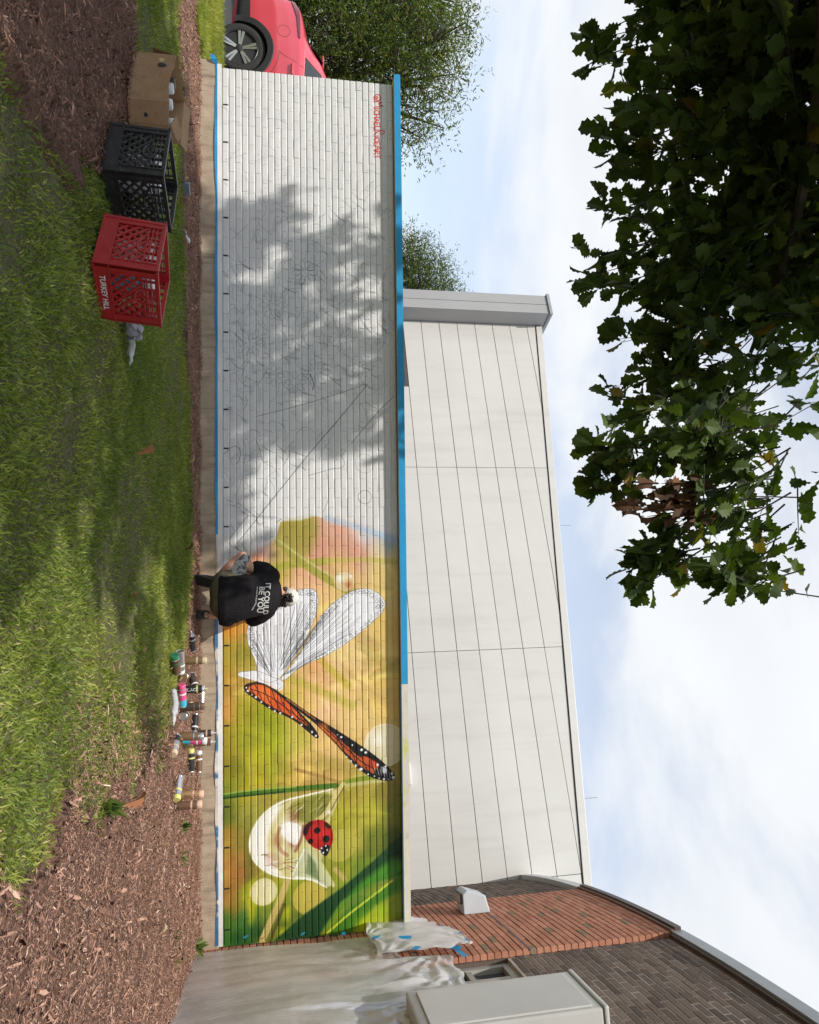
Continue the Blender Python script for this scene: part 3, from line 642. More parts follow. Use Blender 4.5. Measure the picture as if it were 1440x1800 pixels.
strip('primer_edge', -.02, 9.08, -.026, .182, .236, WHITET, ripple=.003, zr=.004, n=90)
strip('blue_tape', -.03, 4.95, -.0295, .168, .192, BLUE, ripple=.004, zr=.006, n=120); strip('blue_tape', 4.95, 9.07, -.0295, .168, .192, tape_mat('blue_tape_faded', lin((70, 120, 160)), [(lin((214, 208, 196)), 2.4, .47)]), ripple=.004, zr=.009, n=120)
m = MB(); m.add([(-.02, -.03, .20), (-.05, -.05, .19), (-.10, -.05, .165), (-.12, -.02, .14), (-.02, -.03, .15), (-.05, -.05, .13), (-.09, -.05, .12), (-.12, -.02, .11)], [(0, 1, 5, 4), (1, 2, 6, 5), (2, 3, 7, 6)]); wpart(m.obj('tape_end', BLUE))
# ------------------------------------------------------------------ curved brick building on the right
def BX(y): return 9.15+.282*y+.0216*y*y
def BT(y):
    d = .282+.0432*y; L = math.hypot(1, d); return np.array([d/L, 1/L])          # tangent, away from camera
def BN(y): t = BT(y); return np.array([-t[1], t[0]])                               # outward normal (towards the lawn)
ys = np.linspace(-6, 4.2, 2041); ss = np.concatenate([[0], np.cumsum(np.hypot(np.diff(ys), np.diff([BX(v) for v in ys])))])
def y_of(s): return float(np.interp(s, ss, ys))
def s_of(y): return float(np.interp(y, ys, ss))
def brickmat(name, stops, odd=None, mortar=None):
    n = NT(name); v = n.coord('World'); r = n.rnd(); c = n.ramp(r, stops)
    if odd: c = n.mix(n.ramp(r, [(odd[0], (0, 0, 0)), (odd[0]+.004, (1, 1, 1))]), c, odd[1])
    c = n.mix(.5, c, n.ramp(n.noise(v, 45, 5, .65), [(.3, (.55, .55, .55)), (.7, (1.25, 1.25, 1.25))]), 'MULTIPLY')
    n.set(Base_Color=c, Roughness=.85); n.b.inputs['Specular IOR Level'].default_value = .25; n.bump(n.noise(v, 150, 4, .65), .45, .003); return n.m
REDB = brickmat('red_brick', [(0, (.40, .17, .105)), (.3, (.50, .22, .14)), (.55, (.46, .205, .125)), (.8, (.57, .265, .17)), (1, (.44, .185, .115))], (.94, (.27, .19, .115)))
DARKB = brickmat('dark_brown_brick', [(0, (.10, .074, .06)), (.4, (.15, .112, .088)), (.8, (.20, .148, .115)), (1, (.12, .09, .072))])
MORT_D = pmat('pale_mortar', (.46, .40, .34), .95, .15, 30, .3, 120)
MORT_R = pmat('brown_mortar', (.17, .115, .085), .95, .15, 30, .3, 120)
bb = empty('brick_building', (float(BX(0)), 0, 0), label='curved red and dark brown brick building at the end of the mural wall', cat='building')
def bpart(o): o.parent = bb; o.matrix_parent_inverse = Matrix.Translation((-BX(0), 0, 0)); return o
def sweep(name, y0, y1, prof, mat, n=60, smooth=False, caps=True):
    """prof: list of (out, z); out measured outwards from the wall curve"""
    V = []; F = []; k = len(prof)
    for y in np.linspace(y0, y1, n):
        N = BN(y)
        for o_, z in prof: V.append((BX(y)+N[0]*o_, y+N[1]*o_, z))
    for i in range(n-1):
        for j in range(k): F.append((i*k+j, i*k+(j+1) % k, (i+1)*k+(j+1) % k, (i+1)*k+j))
    if caps: F += [tuple(range(k)), tuple((n-1)*k+j for j in range(k-1, -1, -1))]
    m = MB(); m.v = V; m.f = F; return bpart(m.obj(name, mat, smooth=smooth))
rect = lambda o0, o1, z0, z1: [(o0, z0), (o1, z0), (o1, z1), (o0, z1)]
RED0, RED1 = s_of(-1.14), s_of(1.10)
WIN = (s_of(-1.98), s_of(-1.165), .95, 2.84)       # window opening beside the red bay
sweep('backing_wall', -6, y_of(WIN[0]), rect(-.35, -.004, -.1, 4.5), MORT_D, 40)
sweep('backing_wall', y_of(WIN[0]), y_of(WIN[1]), rect(-.35, -.004, WIN[3], 4.5), MORT_D, 12); sweep('backing_wall', y_of(WIN[0]), y_of(WIN[1]), rect(-.35, -.004, -.1, WIN[2]), MORT_D, 12)
sweep('backing_wall', -1.132, 1.095, rect(-.35, .030, -.1, 4.5), MORT_R, 40); sweep('backing_wall', y_of(WIN[1]), -1.132, rect(-.35, -.006, -.1, 4.5), DARKB, 4); sweep('backing_wall', 1.10, 3.72, rect(-.35, -.012, -.1, 4.5), MORT_D, 30)
bricks = []
nc = int(4.48/BRC)
for c in range(nc):
    z = .02+(c+.5)*BRC
    for (a, b, off, mt) in ((s_of(-5.6), RED0, 0, 1), (RED0, RED1, .042, 0), (RED1, s_of(3.7), 0, 1)):
        x = a-(.5*BRL if c % 2 else 0)
        while x < b-.02:
            p, q = max(x, a), min(x+BRL, b)
            if q-p > .04:
                ok = True
                if mt == 1 and WIN[2] < z < WIN[3]+.01:
                    if q > WIN[0]+.01 and p < WIN[1]+.05:
                        if p < WIN[0]-.05: q = WIN[0]
                        else: ok = False
                y = y_of((p+q)/2)
                if y > .33 and z < 1.9: ok = False          # stands behind the mural wall
                if ok and q-p > .04: bricks.append((p, q-.0095, z, off, mt, y))
            x += BRL
def bcam(b): return math.hypot(BX(b[5])-CAMPOS[0], b[5]-CAMPOS[1])
vis = [b for b in bricks if abs(b[1]-b[0]-(BRL-.0095)) < .002 and b[5] > -2.55 and (b[2] > 2.9 or (b[2] > 2.35 and b[5] > -1.1) or (b[5] > -.38 and b[2] < 1.9))]
vis.sort(key=bcam); ownb = set(id(b) for b in vis[:300])
VB, FB = brick_mesh('b', BRL-.0095, .0577, .06, .003)
sh = [mesh_from('red_brick', VB, FB, REDB), mesh_from('dark_brick', VB, FB, DARKB)]
acc = {0: ([], [], [0]), 1: ([], [], [0])}
for b in bricks:
    y = b[5]; N = BN(y); off = b[3]+RNG.normal(0, .0012)
    pos = (BX(y)+N[0]*off, y+N[1]*off, b[2]); xd = np.array([-N[1], N[0]])   # local x so that -y faces outwards
    ang = math.atan2(N[0], -N[1])
    if id(b) in ownb:
        o = bpy.data.objects.new('brick', sh[b[4]]); o.location = (pos[0]-BX(0), pos[1], pos[2]); o.rotation_euler = (0, 0, ang); link(o, bb)
    else:
        v, f = brick_mesh('b', b[1]-b[0], .0577, .06, .003); v = np.array(v); c_, s_ = math.cos(ang), math.sin(ang)
        v = np.stack([v[:, 0]*c_-v[:, 1]*s_, v[:, 0]*s_+v[:, 1]*c_, v[:, 2]], 1)+np.array(pos)
        A = acc[b[4]]; A[0].append(v); A[1].append(np.array(f)+12*A[2][0]); A[2][0] += 1
for k, nm, mt in ((0, 'red_brick_courses', REDB), (1, 'dark_brick_courses', DARKB)):
    o = obj(nm, big_mesh(nm, np.vstack(acc[k][0]), np.vstack(acc[k][1]), mt)); tag(o, kind='stuff'); bpart(o)
BRONZE = pmat('bronze_flashing', (.085, .055, .04), .5, .15, 10, .1); GREYM = pmat('grey_coping_metal', (.30, .32, .33), .42, .1, 6, .08, 40); WHITEM = pmat('white_coping_metal', (.60, .60, .59), .4, .06, 6, .05, 40)
sweep('reveal_strip', -1.14, 1.10, rect(.03, .0455, 3.055, 3.075), BRONZE); sweep('reveal_strip', 1.10, 3.72, rect(-.01, .0035, 3.055, 3.075), BRONZE)
sweep('coping', -5.6, -1.15, rect(-.36, .055, 4.485, 4.60), GREYM, 60); sweep('drip_edge', -5.6, -1.15, rect(.0, .035, 4.455, 4.4835), BRONZE, 60)
sweep('coping', -1.148, 1.10, rect(-.36, .085, 4.52, 4.585), BRONZE, 40); sweep('coping_band', -1.145, 1.098, rect(.0, .065, 4.482, 4.5185), pmat('rust_metal', (.16, .08, .05), .6), 40)
sweep('coping', 1.102, 3.72, rect(-.36, .06, 4.49, 4.62), WHITEM, 40)
# window
FRAME = pmat('beige_window_frame', (.36, .34, .30), .5, .06, 8, .05); 
def glass_mat(name, col=(.02, .025, .03), rough=.06):
    n = NT(name); n.set(Base_Color=col, Roughness=rough); n.b.inputs['Specular IOR Level'].default_value = .9; n.b.inputs['Coat Weight'].default_value = .5; n.b.inputs['Coat Roughness'].default_value = .03; return n.m
GLASS = glass_mat('dark_window_glass')
ya, yb = y_of(WIN[0]), y_of(WIN[1]); win = bpart(empty('window', (0, 0, 0)))
def wsweep(name, y0, y1, pr, mat):
    o = sweep(name, y0, y1, pr, mat, 6); o.parent = win; o.matrix_parent_inverse = Matrix.Identity(4); return o
wsweep('frame', ya, yb, rect(-.11, -.04, WIN[3]-.07, WIN[3]-.002), FRAME); wsweep('frame', ya, yb, rect(-.11, -.04, WIN[2], WIN[2]+.07), FRAME)
for a, b in ((ya, ya+.07), (yb-.07, yb), ((ya+yb)/2+.06, (ya+yb)/2+.11)): wsweep('frame', a, b, rect(-.11, -.042, WIN[2]+.072, WIN[3]-.072), FRAME)
wsweep('transom', ya+.07, yb-.07, rect(-.108, -.05, 2.42, 2.47), FRAME); wsweep('pane', ya+.06, yb-.06, rect(-.1, -.09, WIN[2]+.05, WIN[3]-.06), GLASS)
wsweep('sill', ya-.05, yb+.02, rect(-.1, .05, WIN[2]-.06, WIN[2]-.002), FRAME)
# wall lamp
lamp = empty('wall_lamp', (0, 0, 0), label='pale grey box lamp fixed to the red brick wall', cat='lamp')
lamp.location = (float(BX(.42)+BN(.42)[0]*.045), float(.42+BN(.42)[1]*.045), 2.80); lamp.rotation_euler = (0, 0, math.atan2(BN(.42)[0], -BN(.42)[1]))
LG = pmat('lamp_grey_paint', (.50, .52, .54), .35, .05, 8, .03); LD = pmat('lamp_dark_frame', (.045, .04, .036), .5, .1)
m = MB(); pr = [(0, 0), (-.20, .0), (-.24, .05), (-.17, .26), (0, .30)]
m.prism(pr, -.17, .17, lambda a, b, h: (h, a, b)); m.obj('housing', LG, lamp, bevel=.012)
m = MB().box((0, -.155, -.012), (.30, .11, .022)); m.obj('lens_frame', LD, lamp, bevel=.004); MB().box((0, -.155, -.026), (.25, .08, .006)).obj('lens', pmat('lamp_lens', (.5, .42, .36), .25, .1), lamp)
m = MB().box((-.172, -.11, .12), (.006, .20, .20)); m.obj('side_plate', LD, lamp, bevel=.003)
# light grey metal cabinet standing in front of the window
_N = BN(-2.2); _a = math.atan2(_N[0], -_N[1]); _c = np.array([8.456, -2.098])+.33*np.array([math.cos(_a), math.sin(_a)])-.11*_N
cab = empty('metal_cabinet', (float(_c[0]), float(_c[1]), 0), (0, 0, _a), label='light grey metal cabinet mounted on the dark brick wall beside the window', cat='cabinet')
CABM = pmat('cabinet_paint', (.52, .51, .48), .4, .05, 3, .05, 20, dirt=None)
MB().box((0, 0, 2.39), (.66, .22, 1.30)).obj('body', CABM, cab, bevel=.02, seg=3); MB().box((0, 0, 3.06), (.68, .24, .035)).obj('lid', CABM, cab, bevel=.012)
MB().box((.02, -.118, 2.39), (.56, .016, 1.16)).obj('door', CABM, cab, bevel=.006)

# ------------------------------------------------------------------ plastic sheeting
def plastic_mat(name, op):
    n = NT(name); v = n.coord('World')
    d = n.n('ShaderNodeBsdfDiffuse'); d.inputs[0].default_value = (.92, .91, .89, 1); tl = n.n('ShaderNodeBsdfTranslucent'); tl.inputs[0].default_value = (.85, .84, .82, 1)
    tr = n.n('ShaderNodeBsdfTransparent'); tr.inputs[0].default_value = (.93, .92, .91, 1); gl = n.n('ShaderNodeBsdfGlossy'); gl.inputs['Roughness'].default_value = .28
    bp = n.n('ShaderNodeBump'); bp.inputs['Strength'].default_value = .35; bp.inputs['Distance'].default_value = .012
    rg_ = n.math('ABSOLUTE', n.math('SUBTRACT', n.noise(v, 4.5, 4, .6, 2.2, (1, 1.8, .5)), .5)); n.l(n.math('POWER', n.math('MULTIPLY', rg_, 3.), .45), bp.inputs['Height'])
    for x in (d, tl, gl): n.l(bp.outputs[0], x.inputs['Normal'])
    m1 = n.n('ShaderNodeMixShader'); m1.inputs[0].default_value = .12; n.l(d.outputs[0], m1.inputs[1]); n.l(tl.outputs[0], m1.inputs[2])
    m2 = n.n('ShaderNodeMixShader'); n.l(n.ramp(n.noise(v, 3.1, 5, .6), [(.3, (op-.1,)*3), (.7, (min(1, op+.1),)*3)]), m2.inputs[0]); n.l(tr.outputs[0], m2.inputs[1]); n.l(m1.outputs[0], m2.inputs[2])
    m3 = n.n('ShaderNodeMixShader'); m3.inputs[0].default_value = .24; n.l(m2.outputs[0], m3.inputs[1]); n.l(gl.outputs[0], m3.inputs[2])
    n.l(m3.outputs[0], n.out.inputs[0]); return n.m
PLAST = plastic_mat('thin_plastic_film', .52); PLAST2 = plastic_mat('white_plastic_film', .76)
def drape(name, s0, s1, zlo, zhi, off, mat, nx=110, nz=90, folds=None):
    V = []; F = []
    for i in range(nx):
        u = i/(nx-1); s = s0+(s1-s0)*u
        for j in range(nz):
            v = j/(nz-1); sw = s+folds(u, v)[1]; y = y_of(sw); z = zlo(u)+(zhi(u)-zlo(u))*v; o_ = off(u, v)+folds(u, v)[0]; N = BN(y)
            V.append((BX(y)+N[0]*o_, y+N[1]*o_, z))
    for i in range(nx-1):
        for j in range(nz-1): a = i*nz+j; F.append((a, a+nz, a+nz+1, a+1))
    return obj(name, mesh_from(name, V, F, mat, True))
def radial(u, v, pts, amp, freq):
    t = 0
    for (pu, pv, k) in pts:
        du, dv = u-pu, v-pv; r = math.hypot(du, dv*1.3)+.03; a = math.atan2(dv, du); t += k*(abs((a*freq/PI) % 2-1)*2-1)*amp*math.exp(-r*2.2)*min(1, r*6)
    return t
def f1(u, v):
    d = radial(u, v, [(.35, .98, 1), (.55, .99, 1.2), (.74, .95, 1.2), (.9, .98, .8), (.15, .95, 1)], .012, 17)
    d += .004*math.sin(u*37+3*v)+.002*math.sin(u*71-5*v+1)+.014*mnoise.noise((u*5, v*4, 1.3)); return d, .03*math.sin(v*9+u*4)*(1-u)
s_hi, s_lo = s_of(-.30), s_of(-3.0)
pl = drape('plastic_sheet', s_lo, s_hi, lambda u: .01, lambda u: 1.88+.44*(min(1, max(0, (u-.325)/.02))-min(1, max(0, (u-.685)/.03)))-.02*math.sin(u*43), lambda u, v: .060+.06*abs(math.sin(min(1, v*1.15)*PI))**1.2*(.6+.4*math.sin(u*5))*(1-max(0, u-.82)*4.5)+.10*(1-v)*(1-u*.7), PLAST, 190, 150, folds=f1)
tag(pl, 'large translucent plastic sheet draped over the brick wall down to the mulch', 'sheet')
def f2(u, v):
    e = .02*math.sin(v*23)*(u < .04)+.02*math.sin(v*31+1)*(u > .96)
    return radial(u, v, [(0, .05, 1), (.5, 0, 1), (1, .1, .8), (.1, 1, 1)], .010, 11)+.006*math.sin(u*31+v*7)+.008*mnoise.noise((u*6, v*5, 7.7)), e
pl2 = drape('plastic_sheet', s_of(-1.10), s_of(.12), lambda u: 1.66+.02*math.sin(u*9), lambda u: 2.52-.36*max(0, u-.3)/.7+.022*math.sin(u*42)+.015*math.sin(u*19), lambda u, v: .13, PLAST2, 70, 60, f2)
tag(pl2, 'small opaque white plastic sheet taped to red brick above the draped sheet', 'sheet')
def stick(sy, z, w, h, rot, off, lab):
    N = BN(sy); m = MB().box((0, 0, 0), (w, .002, h)); o = m.obj('tape_piece', BLUE)
    for vt in o.data.vertices: vt.co.y += .006*math.sin(vt.co.x*60)
    o.location = (BX(sy)+N[0]*off, sy+N[1]*off, z); o.rotation_euler = (0, rot, math.atan2(N[0], -N[1])); tag(o, lab, 'tape', 'blue tape on the plastic sheeting')
TP = [(-.36, .47, .07, .03, .5, .20, 'lowest'), (-.31, 1.02, .07, .03, .4, .16, 'second lowest'), (-.34, 1.42, .07, .035, .2, .13, 'third lowest'), (-.62, 1.71, .11, .05, .7, .14, 'fourth lowest'), (-.70, 1.98, .05, .12, .2, .13, 'wide middle'), (-1.05, 2.02, .10, .06, .6, .13, 'ragged lower'),
      (-.12, 2.10, .10, .03, -.4, .11, 'small upper'), (-.40, 2.40, .07, .03, .2, .11, 'small corner'), (-.66, 2.50, .10, .04, -.6, .11, 'topmost'), (-.93, 2.52, .09, .04, .3, .11, 'top corner'), (-1.09, 2.38, .06, .10, .5, .11, 'window corner'), (-1.22, 2.40, .20, .05, -.15, .10, 'long window')]
for t in TP: stick(*t[:6], f'{t[6]} blue tape piece holding the plastic sheeting on the brick wall')

# ------------------------------------------------------------------ white panel building behind
J = np.array([10.35, 3.35]); FD = np.array([-.922, .388]); FD /= np.linalg.norm(FD); FN = np.array([-FD[1], FD[0]]) ; FN = FN if FN[1] < 0 else -FN
def fac(s, z, out=0.): p = J+FD*s+FN*out; return (p[0], p[1], z)
def roof_z(s): return 5.60+.0915*s
wb = empty('panel_building', (J[0], J[1], 0), label='white metal panel building with sloping roof edge behind the mural wall', cat='building')
def fpart(o, par=None): o.parent = par or wb; o.matrix_parent_inverse = Matrix.Translation((-J[0], -J[1], 0)); return o
def panel_mat():
    n = NT('white_metal_panel'); v = n.coord('World'); c = n.ramp(n.noise(v, .7, 4), [(.3, (.575, .555, .515)), (.7, (.615, .595, .555))])
    c = n.mix(n.ramp(n.noise(v, 2.2, 7, .7, .2, (1.6, 1.6, .16)), [(.50, (0, 0, 0)), (.80, (.5, .5, .5))]), c, (.42, .40, .365))
    c = n.mix(1., c, n.ramp(n.rnd(), [(0, (.965, .965, .965)), (1, (1, 1, 1))]), 'MULTIPLY')
    n.set(Base_Color=c, Roughness=.4); n.bump(n.noise(v, 1.6, 3, .5), .25, .02); return n.m
PANEL = panel_mat(); DARKGAP = pmat('dark_joint', (.03, .03, .03), .9)
def fprism(name, poly, o0, o1, mat, bevel=0, par=None):
    m = MB(); m.prism(poly, o0, o1, lambda a, b, h: fac(a, b, h)); return fpart(m.obj(name, mat, bevel=bevel), par)
fprism('backing', [(-4, -.1), (11.3, -.1), (11.3, roof_z(11.3)-.02), (-4, roof_z(-4)-.02)], -4.5, -.03, DARKGAP)
cols = [(-3.66, 0), (0, 3.66), (3.66, 7.355), (7.355, 11.02)]
rowz = [3.87+.4055*k for k in range(-10, 9)]
for (a, b) in cols:
    for k in range(len(rowz)-1):
        z0, z1 = rowz[k]+.0055, rowz[k+1]-.0055; a1, b1 = a+.004, b-.004
        if z0 < 1.4: continue
        wl_, wr_ = 9.27, 10.86
        if (a, b) == cols[3] and z1 < 3.48:
            fprism('panel', [(a1, z0), (wl_, z0), (wl_, z1), (a1, z1)], -.028, 0, PANEL, .003); fprism('panel', [(wr_, z0), (b1, z0), (b1, z1), (wr_, z1)], -.028, 0, PANEL, .003); continue
        ta, tb = roof_z(a1)-.10, roof_z(b1)-.10
        if z0 > tb: continue
        poly = [(a1, z0), (b1, z0)]
        if z0 > ta: xs_ = a1+(z0-ta)/.0915; poly = [(xs_, z0), (b1, z0)]
        poly.append((b1, min(z1, tb)))
        if z1 < tb and z1 > ta: poly.append((a1+(z1-ta)/.0915, z1))
        if z0 <= ta: poly.append((a1, min(z1, ta)))
        if len(poly) >= 3: fprism('panel', poly, -.028, RNG.normal(0, .0012), PANEL, .003)
BR = pmat('brown_window_frame', (.09, .07, .055), .5)
w = fpart(empty('window', (0, 0, 0)))
for p_ in ([(9.27, 1.6), (9.33, 1.6), (9.33, 3.47), (9.27, 3.47)], [(10.8, 1.6), (10.86, 1.6), (10.86, 3.47), (10.8, 3.47)], [(9.33, 3.40), (10.8, 3.40), (10.8, 3.47), (9.33, 3.47)], [(10.05, 1.6), (10.09, 1.6), (10.09, 3.40), (10.05, 3.40)]):
    m = MB(); m.prism(p_, -.10, -.01, lambda a, b, h: fac(a, b, h)); o = m.obj('frame', BR); o.parent = w; o.matrix_parent_inverse = Matrix.Identity(4)
m = MB(); m.prism([(9.3, 1.6), (10.83, 1.6), (10.83, 3.44), (9.3, 3.44)], -.03, -.022, lambda a, b, h: fac(a, b, h)); o = m.obj('pane', GLASS); o.parent = w; o.matrix_parent_inverse = Matrix.Identity(4)
sl = [(-4, roof_z(-4)), (11.0, roof_z(11.0))]
fprism('roof_trim', [(-4, roof_z(-4)-.085), (11.0, roof_z(11)-.085), (11.0, roof_z(11)+.05), (-4, roof_z(-4)+.05)], -.3, .022, PANEL, .006)
fprism('roof_gap', [(-4, roof_z(-4)-.097), (11.0, roof_z(11)-.097), (11.0, roof_z(11)-.085), (-4, roof_z(-4)-.085)], -.2, .010, DARKGAP)
GREYP = pmat('grey_end_panel', (.36, .355, .35), .45, .04, 1.2, .05, 3, bdist=.02)
for a, b in ((11.03, 11.27), (11.28, 11.53)): fprism('end_fin', [(a, 1.4), (b, 1.4), (b, 6.70), (a, 6.70)], -1.5, .42, GREYP, .005)
fprism('fin_cap', [(11.0, 6.705), (11.57, 6.705), (11.57, 6.775), (11.0, 6.775)], -1.5, .45, GREYM, .005)
fprism('vent_hood', [(1.50, 2.70), (1.84, 2.70), (1.84, 2.86), (1.50, 2.86)], .002, .12, WHITEM, .01)
for s_, h in ((6.09, .30), (1.10, .30)):
    m = MB(); m.tube([fac(s_, roof_z(s_)-.05, -.05), fac(s_, roof_z(s_)+h, -.05)], .006, 6); fpart(m.obj('lightning_rod', GREYM))
# ------------------------------------------------------------------ leaves and trees
def leaf_mat(name, stops, trans=.35, rough=.55, spec=.22):
    n = NT(name); v = n.coord('World'); c = n.ramp(n.rnd(), stops)
    c = n.mix(.35, c, n.ramp(n.noise(v, 1.1, 3), [(.35, (.55, .55, .5)), (.65, (1.3, 1.3, 1.2))]), 'MULTIPLY')
    n.set(Base_Color=c, Roughness=rough); n.b.inputs['Specular IOR Level'].default_value = spec
    tl = n.n('ShaderNodeBsdfTranslucent'); n.l(n.mix(1., c, (1.3, 1.5, .5), 'MULTIPLY'), tl.inputs[0]); mx = n.n('ShaderNodeMixShader'); mx.inputs[0].default_value = trans
    n.l(n.b.outputs[0], mx.inputs[1]); n.l(tl.outputs[0], mx.inputs[2]); n.l(mx.outputs[0], n.out.inputs[0]); return n.m
OAK = leaf_mat('oak_leaf', [(0, (.034, .056, .012)), (.5, (.058, .090, .017)), (.955, (.085, .120, .022)), (.975, (.16, .16, .02)), (1, (.22, .13, .02))], .3)
OAKY = leaf_mat('yellowing_oak_leaf', [(0, (.10, .14, .02)), (.6, (.2, .2, .03)), (1, (.35, .2, .03))], .4)
DEAD = leaf_mat('dead_brown_leaf', [(0, (.055, .028, .016)), (.6, (.12, .06, .032)), (1, (.20, .10, .05))], .12, .7, .2)
FINE = leaf_mat('willow_oak_leaf', [(0, (.055, .09, .018)), (.5, (.10, .15, .028)), (.9, (.17, .21, .045)), (1, (.30, .24, .06))], .35)
BARK = pmat('bark', (.085, .068, .052), .95, .35, 9, 1., 26, bdist=.03)
OUT = np.array([(0, 0), (.06, .10), (.04, .20), (.17, .27), (.12, .38), (.26, .48), (.20, .58), (.31, .70), (.22, .78), (.24, .88), (.10, .92), (0, 1.0)])
def oak_leaf(size=1.):
    """lobed leaf lying along +y, folded on its midrib"""
    n = len(OUT); mid = np.array([(0, t[1], 0) for t in OUT]); Rr = np.array([(t[0], t[1], t[0]*.28+.10*math.sin(t[1]*3)*t[1]) for t in OUT]); Ll = Rr*np.array([-1, 1, 1])
    mid[:, 2] = .10*np.sin(mid[:, 1]*3)*mid[:, 1]
    V = np.vstack([mid, Rr, Ll]); F = []
    for i in range(n-1):
        F.append((i, n+i, n+i+1, i+1)); F.append((i, i+1, 2*n+i+1, 2*n+i))
    return V*size, np.array(F)
LV, LF = oak_leaf()
def orient(dirs, nrm):
    """rotation matrices with y=dirs, z~nrm"""
    y = dirs/np.linalg.norm(dirs, axis=1, keepdims=True); x = np.cross(y, nrm); x /= np.linalg.norm(x, axis=1, keepdims=True)+1e-9; z = np.cross(x, y); return np.stack([x, y, z], -1)
def scatter(P, Rm, S, V, F):
    n, k = len(P), len(V); W = np.einsum('nij,kj->nki', Rm, V)*S[:, None, None]+P[:, None, :]
    return W.reshape(-1, 3), (F[None]+(np.arange(n)*k)[:, None, None]).reshape(-1, F.shape[1])
tree = empty('oak_tree', (RING_C[0], RING_C[1], 0), label='large overhanging oak tree with big dark lobed leaves above the lawn', cat='tree')
def tpart(o, t=tree): o.parent = t; o.matrix_parent_inverse = Matrix.Translation(-t.location); return o
TB = Vector((RING_C[0], RING_C[1], 0))
m = MB(); m.tube([TB+Vector((0, 0, -.1)), TB+Vector((.02, .01, .25)), TB+Vector((0, .03, 1.2)), TB+Vector((.06, .06, 2.4)), TB+Vector((.1, .15, 3.6)), TB+Vector((.05, .3, 5.2)), TB+Vector((.1, .3, 7.0))], [.34, .22, .18, .165, .14, .09, .03], 14)
tpart(m.obj('trunk', BARK, smooth=True))
# lower outline of the hanging boughs as seen from the lawn, read as photo ty -> tx
OUTL = np.array([(-400, 1040), (0, 1090), (56, 1080), (110, 1096), (160, 1140), (200, 1106), (235, 1090), (262, 1140), (300, 1150), (330, 1105), (360, 1098), (400, 1080), (470, 1070), (500, 1110), (530, 1180), (560, 1200), (590, 1140), (620, 1130), (660, 1120), (700, 1105), (745, 1115), (780, 1150), (800, 1200), (850, 1252), (890, 1220), (930, 1220), (960, 1210), (1000, 1230), (1025, 1300), (1050, 1410), (1090, 1590), (1300, 1930), (1900, 2430)])
def below(P, pad=0.):
    d = P-CAMPOS; z = d @ CF; tx = 720.5+FPX*(d @ CU)/np.maximum(z, .05); ty = 900+FPX*(d @ CR)/np.maximum(z, .05)
    return (z > .3) & (tx < np.interp(ty, OUTL[:, 0], OUTL[:, 1])+pad)
pts, dirs, sizes = [], [], []
twigs = MB()
keep = []
SL_ = -np.array(sun_from)
def lit_conflict(e):
    """would a twig here darken ground or wall that lies in the sun?"""
    t = -e[1]/SL_[1]; x, z = e[0]+SL_[0]*t, e[2]+SL_[2]*t
    if z > .2: return not (1.2 < x < 4.1) if z < 2.3 else z-5*1.35 > 2
    t = e[2]/-SL_[2]; x, y = e[0]+SL_[0]*t, e[1]+SL_[1]*t
    return x > 5.15+.25*math.sin(y*3.1) or (x < 1.0 and y > -1.5)
def spray(a, b, n, sag=.06, size=.12, leaves=True, spread=1., tip=False):
    """a leafy twig from a to b"""
    a, b = np.array(a), np.array(b); L = np.linalg.norm(b-a); ax = (b-a)/L
    pth = [a+(b-a)*t+np.array([0, 0, -sag*math.sin(t*PI/2)*L*.6]) for t in np.linspace(0, 1, 6)]
    twigs.tube([Vector(p) for p in pth], [.0045, .004, .0035, .003, .0022, .0015], 5)
    for i in range(n):
        t = random.uniform(.12, 1.0) if i else 1.; q = a+(b-a)*t+np.array([0, 0, -sag*math.sin(t*PI/2)*L*.6])
        dr = ax*random.uniform(.3, 1.2)+RNG.normal(0, .55*spread, 3)+np.array([0, 0, -.25]); dr /= np.linalg.norm(dr)
        pts.append(q+dr*.015); keep.append(tip); dirs.append(dr); sizes.append(size*random.uniform(.75, 1.3))
# leader boughs reaching over the lawn
boughs = []
for (tx_, ty_, dep, base) in ((1330, 300, 4.6, 3.0), (1320, 620, 4.5, 3.3), (1470, 800, 3.9, 3.4), (1540, 900, 3.8, 3.6), (1420, 120, 5.2, 3.2), (1300, 470, 5.4, 3.5)):
    e = at_depth(tx_, ty_, dep); s0 = np.array(TB)+np.array([.08, .15, base]); midp = (s0+e)/2+np.array([0, 0, .35])
    path = [Vector(s0*(1-t)**2+2*midp*t*(1-t)+e*t*t) for t in np.linspace(0, 1, 9)]
    mm = MB(); mm.tube(path, list(np.linspace(.055, .012, 9)), 8); tpart(mm.obj('limb', BARK, smooth=True)); boughs.append(path)
# hanging tips
TIPS = [(1043, 62, 4.6), (1048, 112, 4.6), (1088, 150, 4.4), (1100, 185, 4.3), (1054, 235, 4.5), (1080, 262, 4.5), (1115, 292, 4.4), (1058, 362, 4.5), (1036, 445, 4.3), (1033, 482, 4.3), (1052, 500, 4.3), (1130, 512, 4.4), (1148, 530, 4.4), (1182, 548, 4.5), (1092, 592, 4.4), (1105, 576, 4.4), (1116, 640, 4.4), (1096, 668, 4.3), (1074, 700, 4.3), (1082, 745, 4.2), (1044, 792, 4.2), (1046, 850, 4.2), (1052, 862, 4.2), (1080, 800, 4.3), (1118, 828, 4.3), (1145, 790, 4.3), (1205, 780, 4.3), (1230, 815, 4.2), (1235, 840, 4.2), (1172, 935, 4.2), (1116, 985, 4.1), (1112, 1005, 4.1), (1134, 1022, 4.1), (1170, 985, 4.1), (1208, 1010, 4.1), (1285, 1010, 4.1), (1305, 1030, 4.1)]
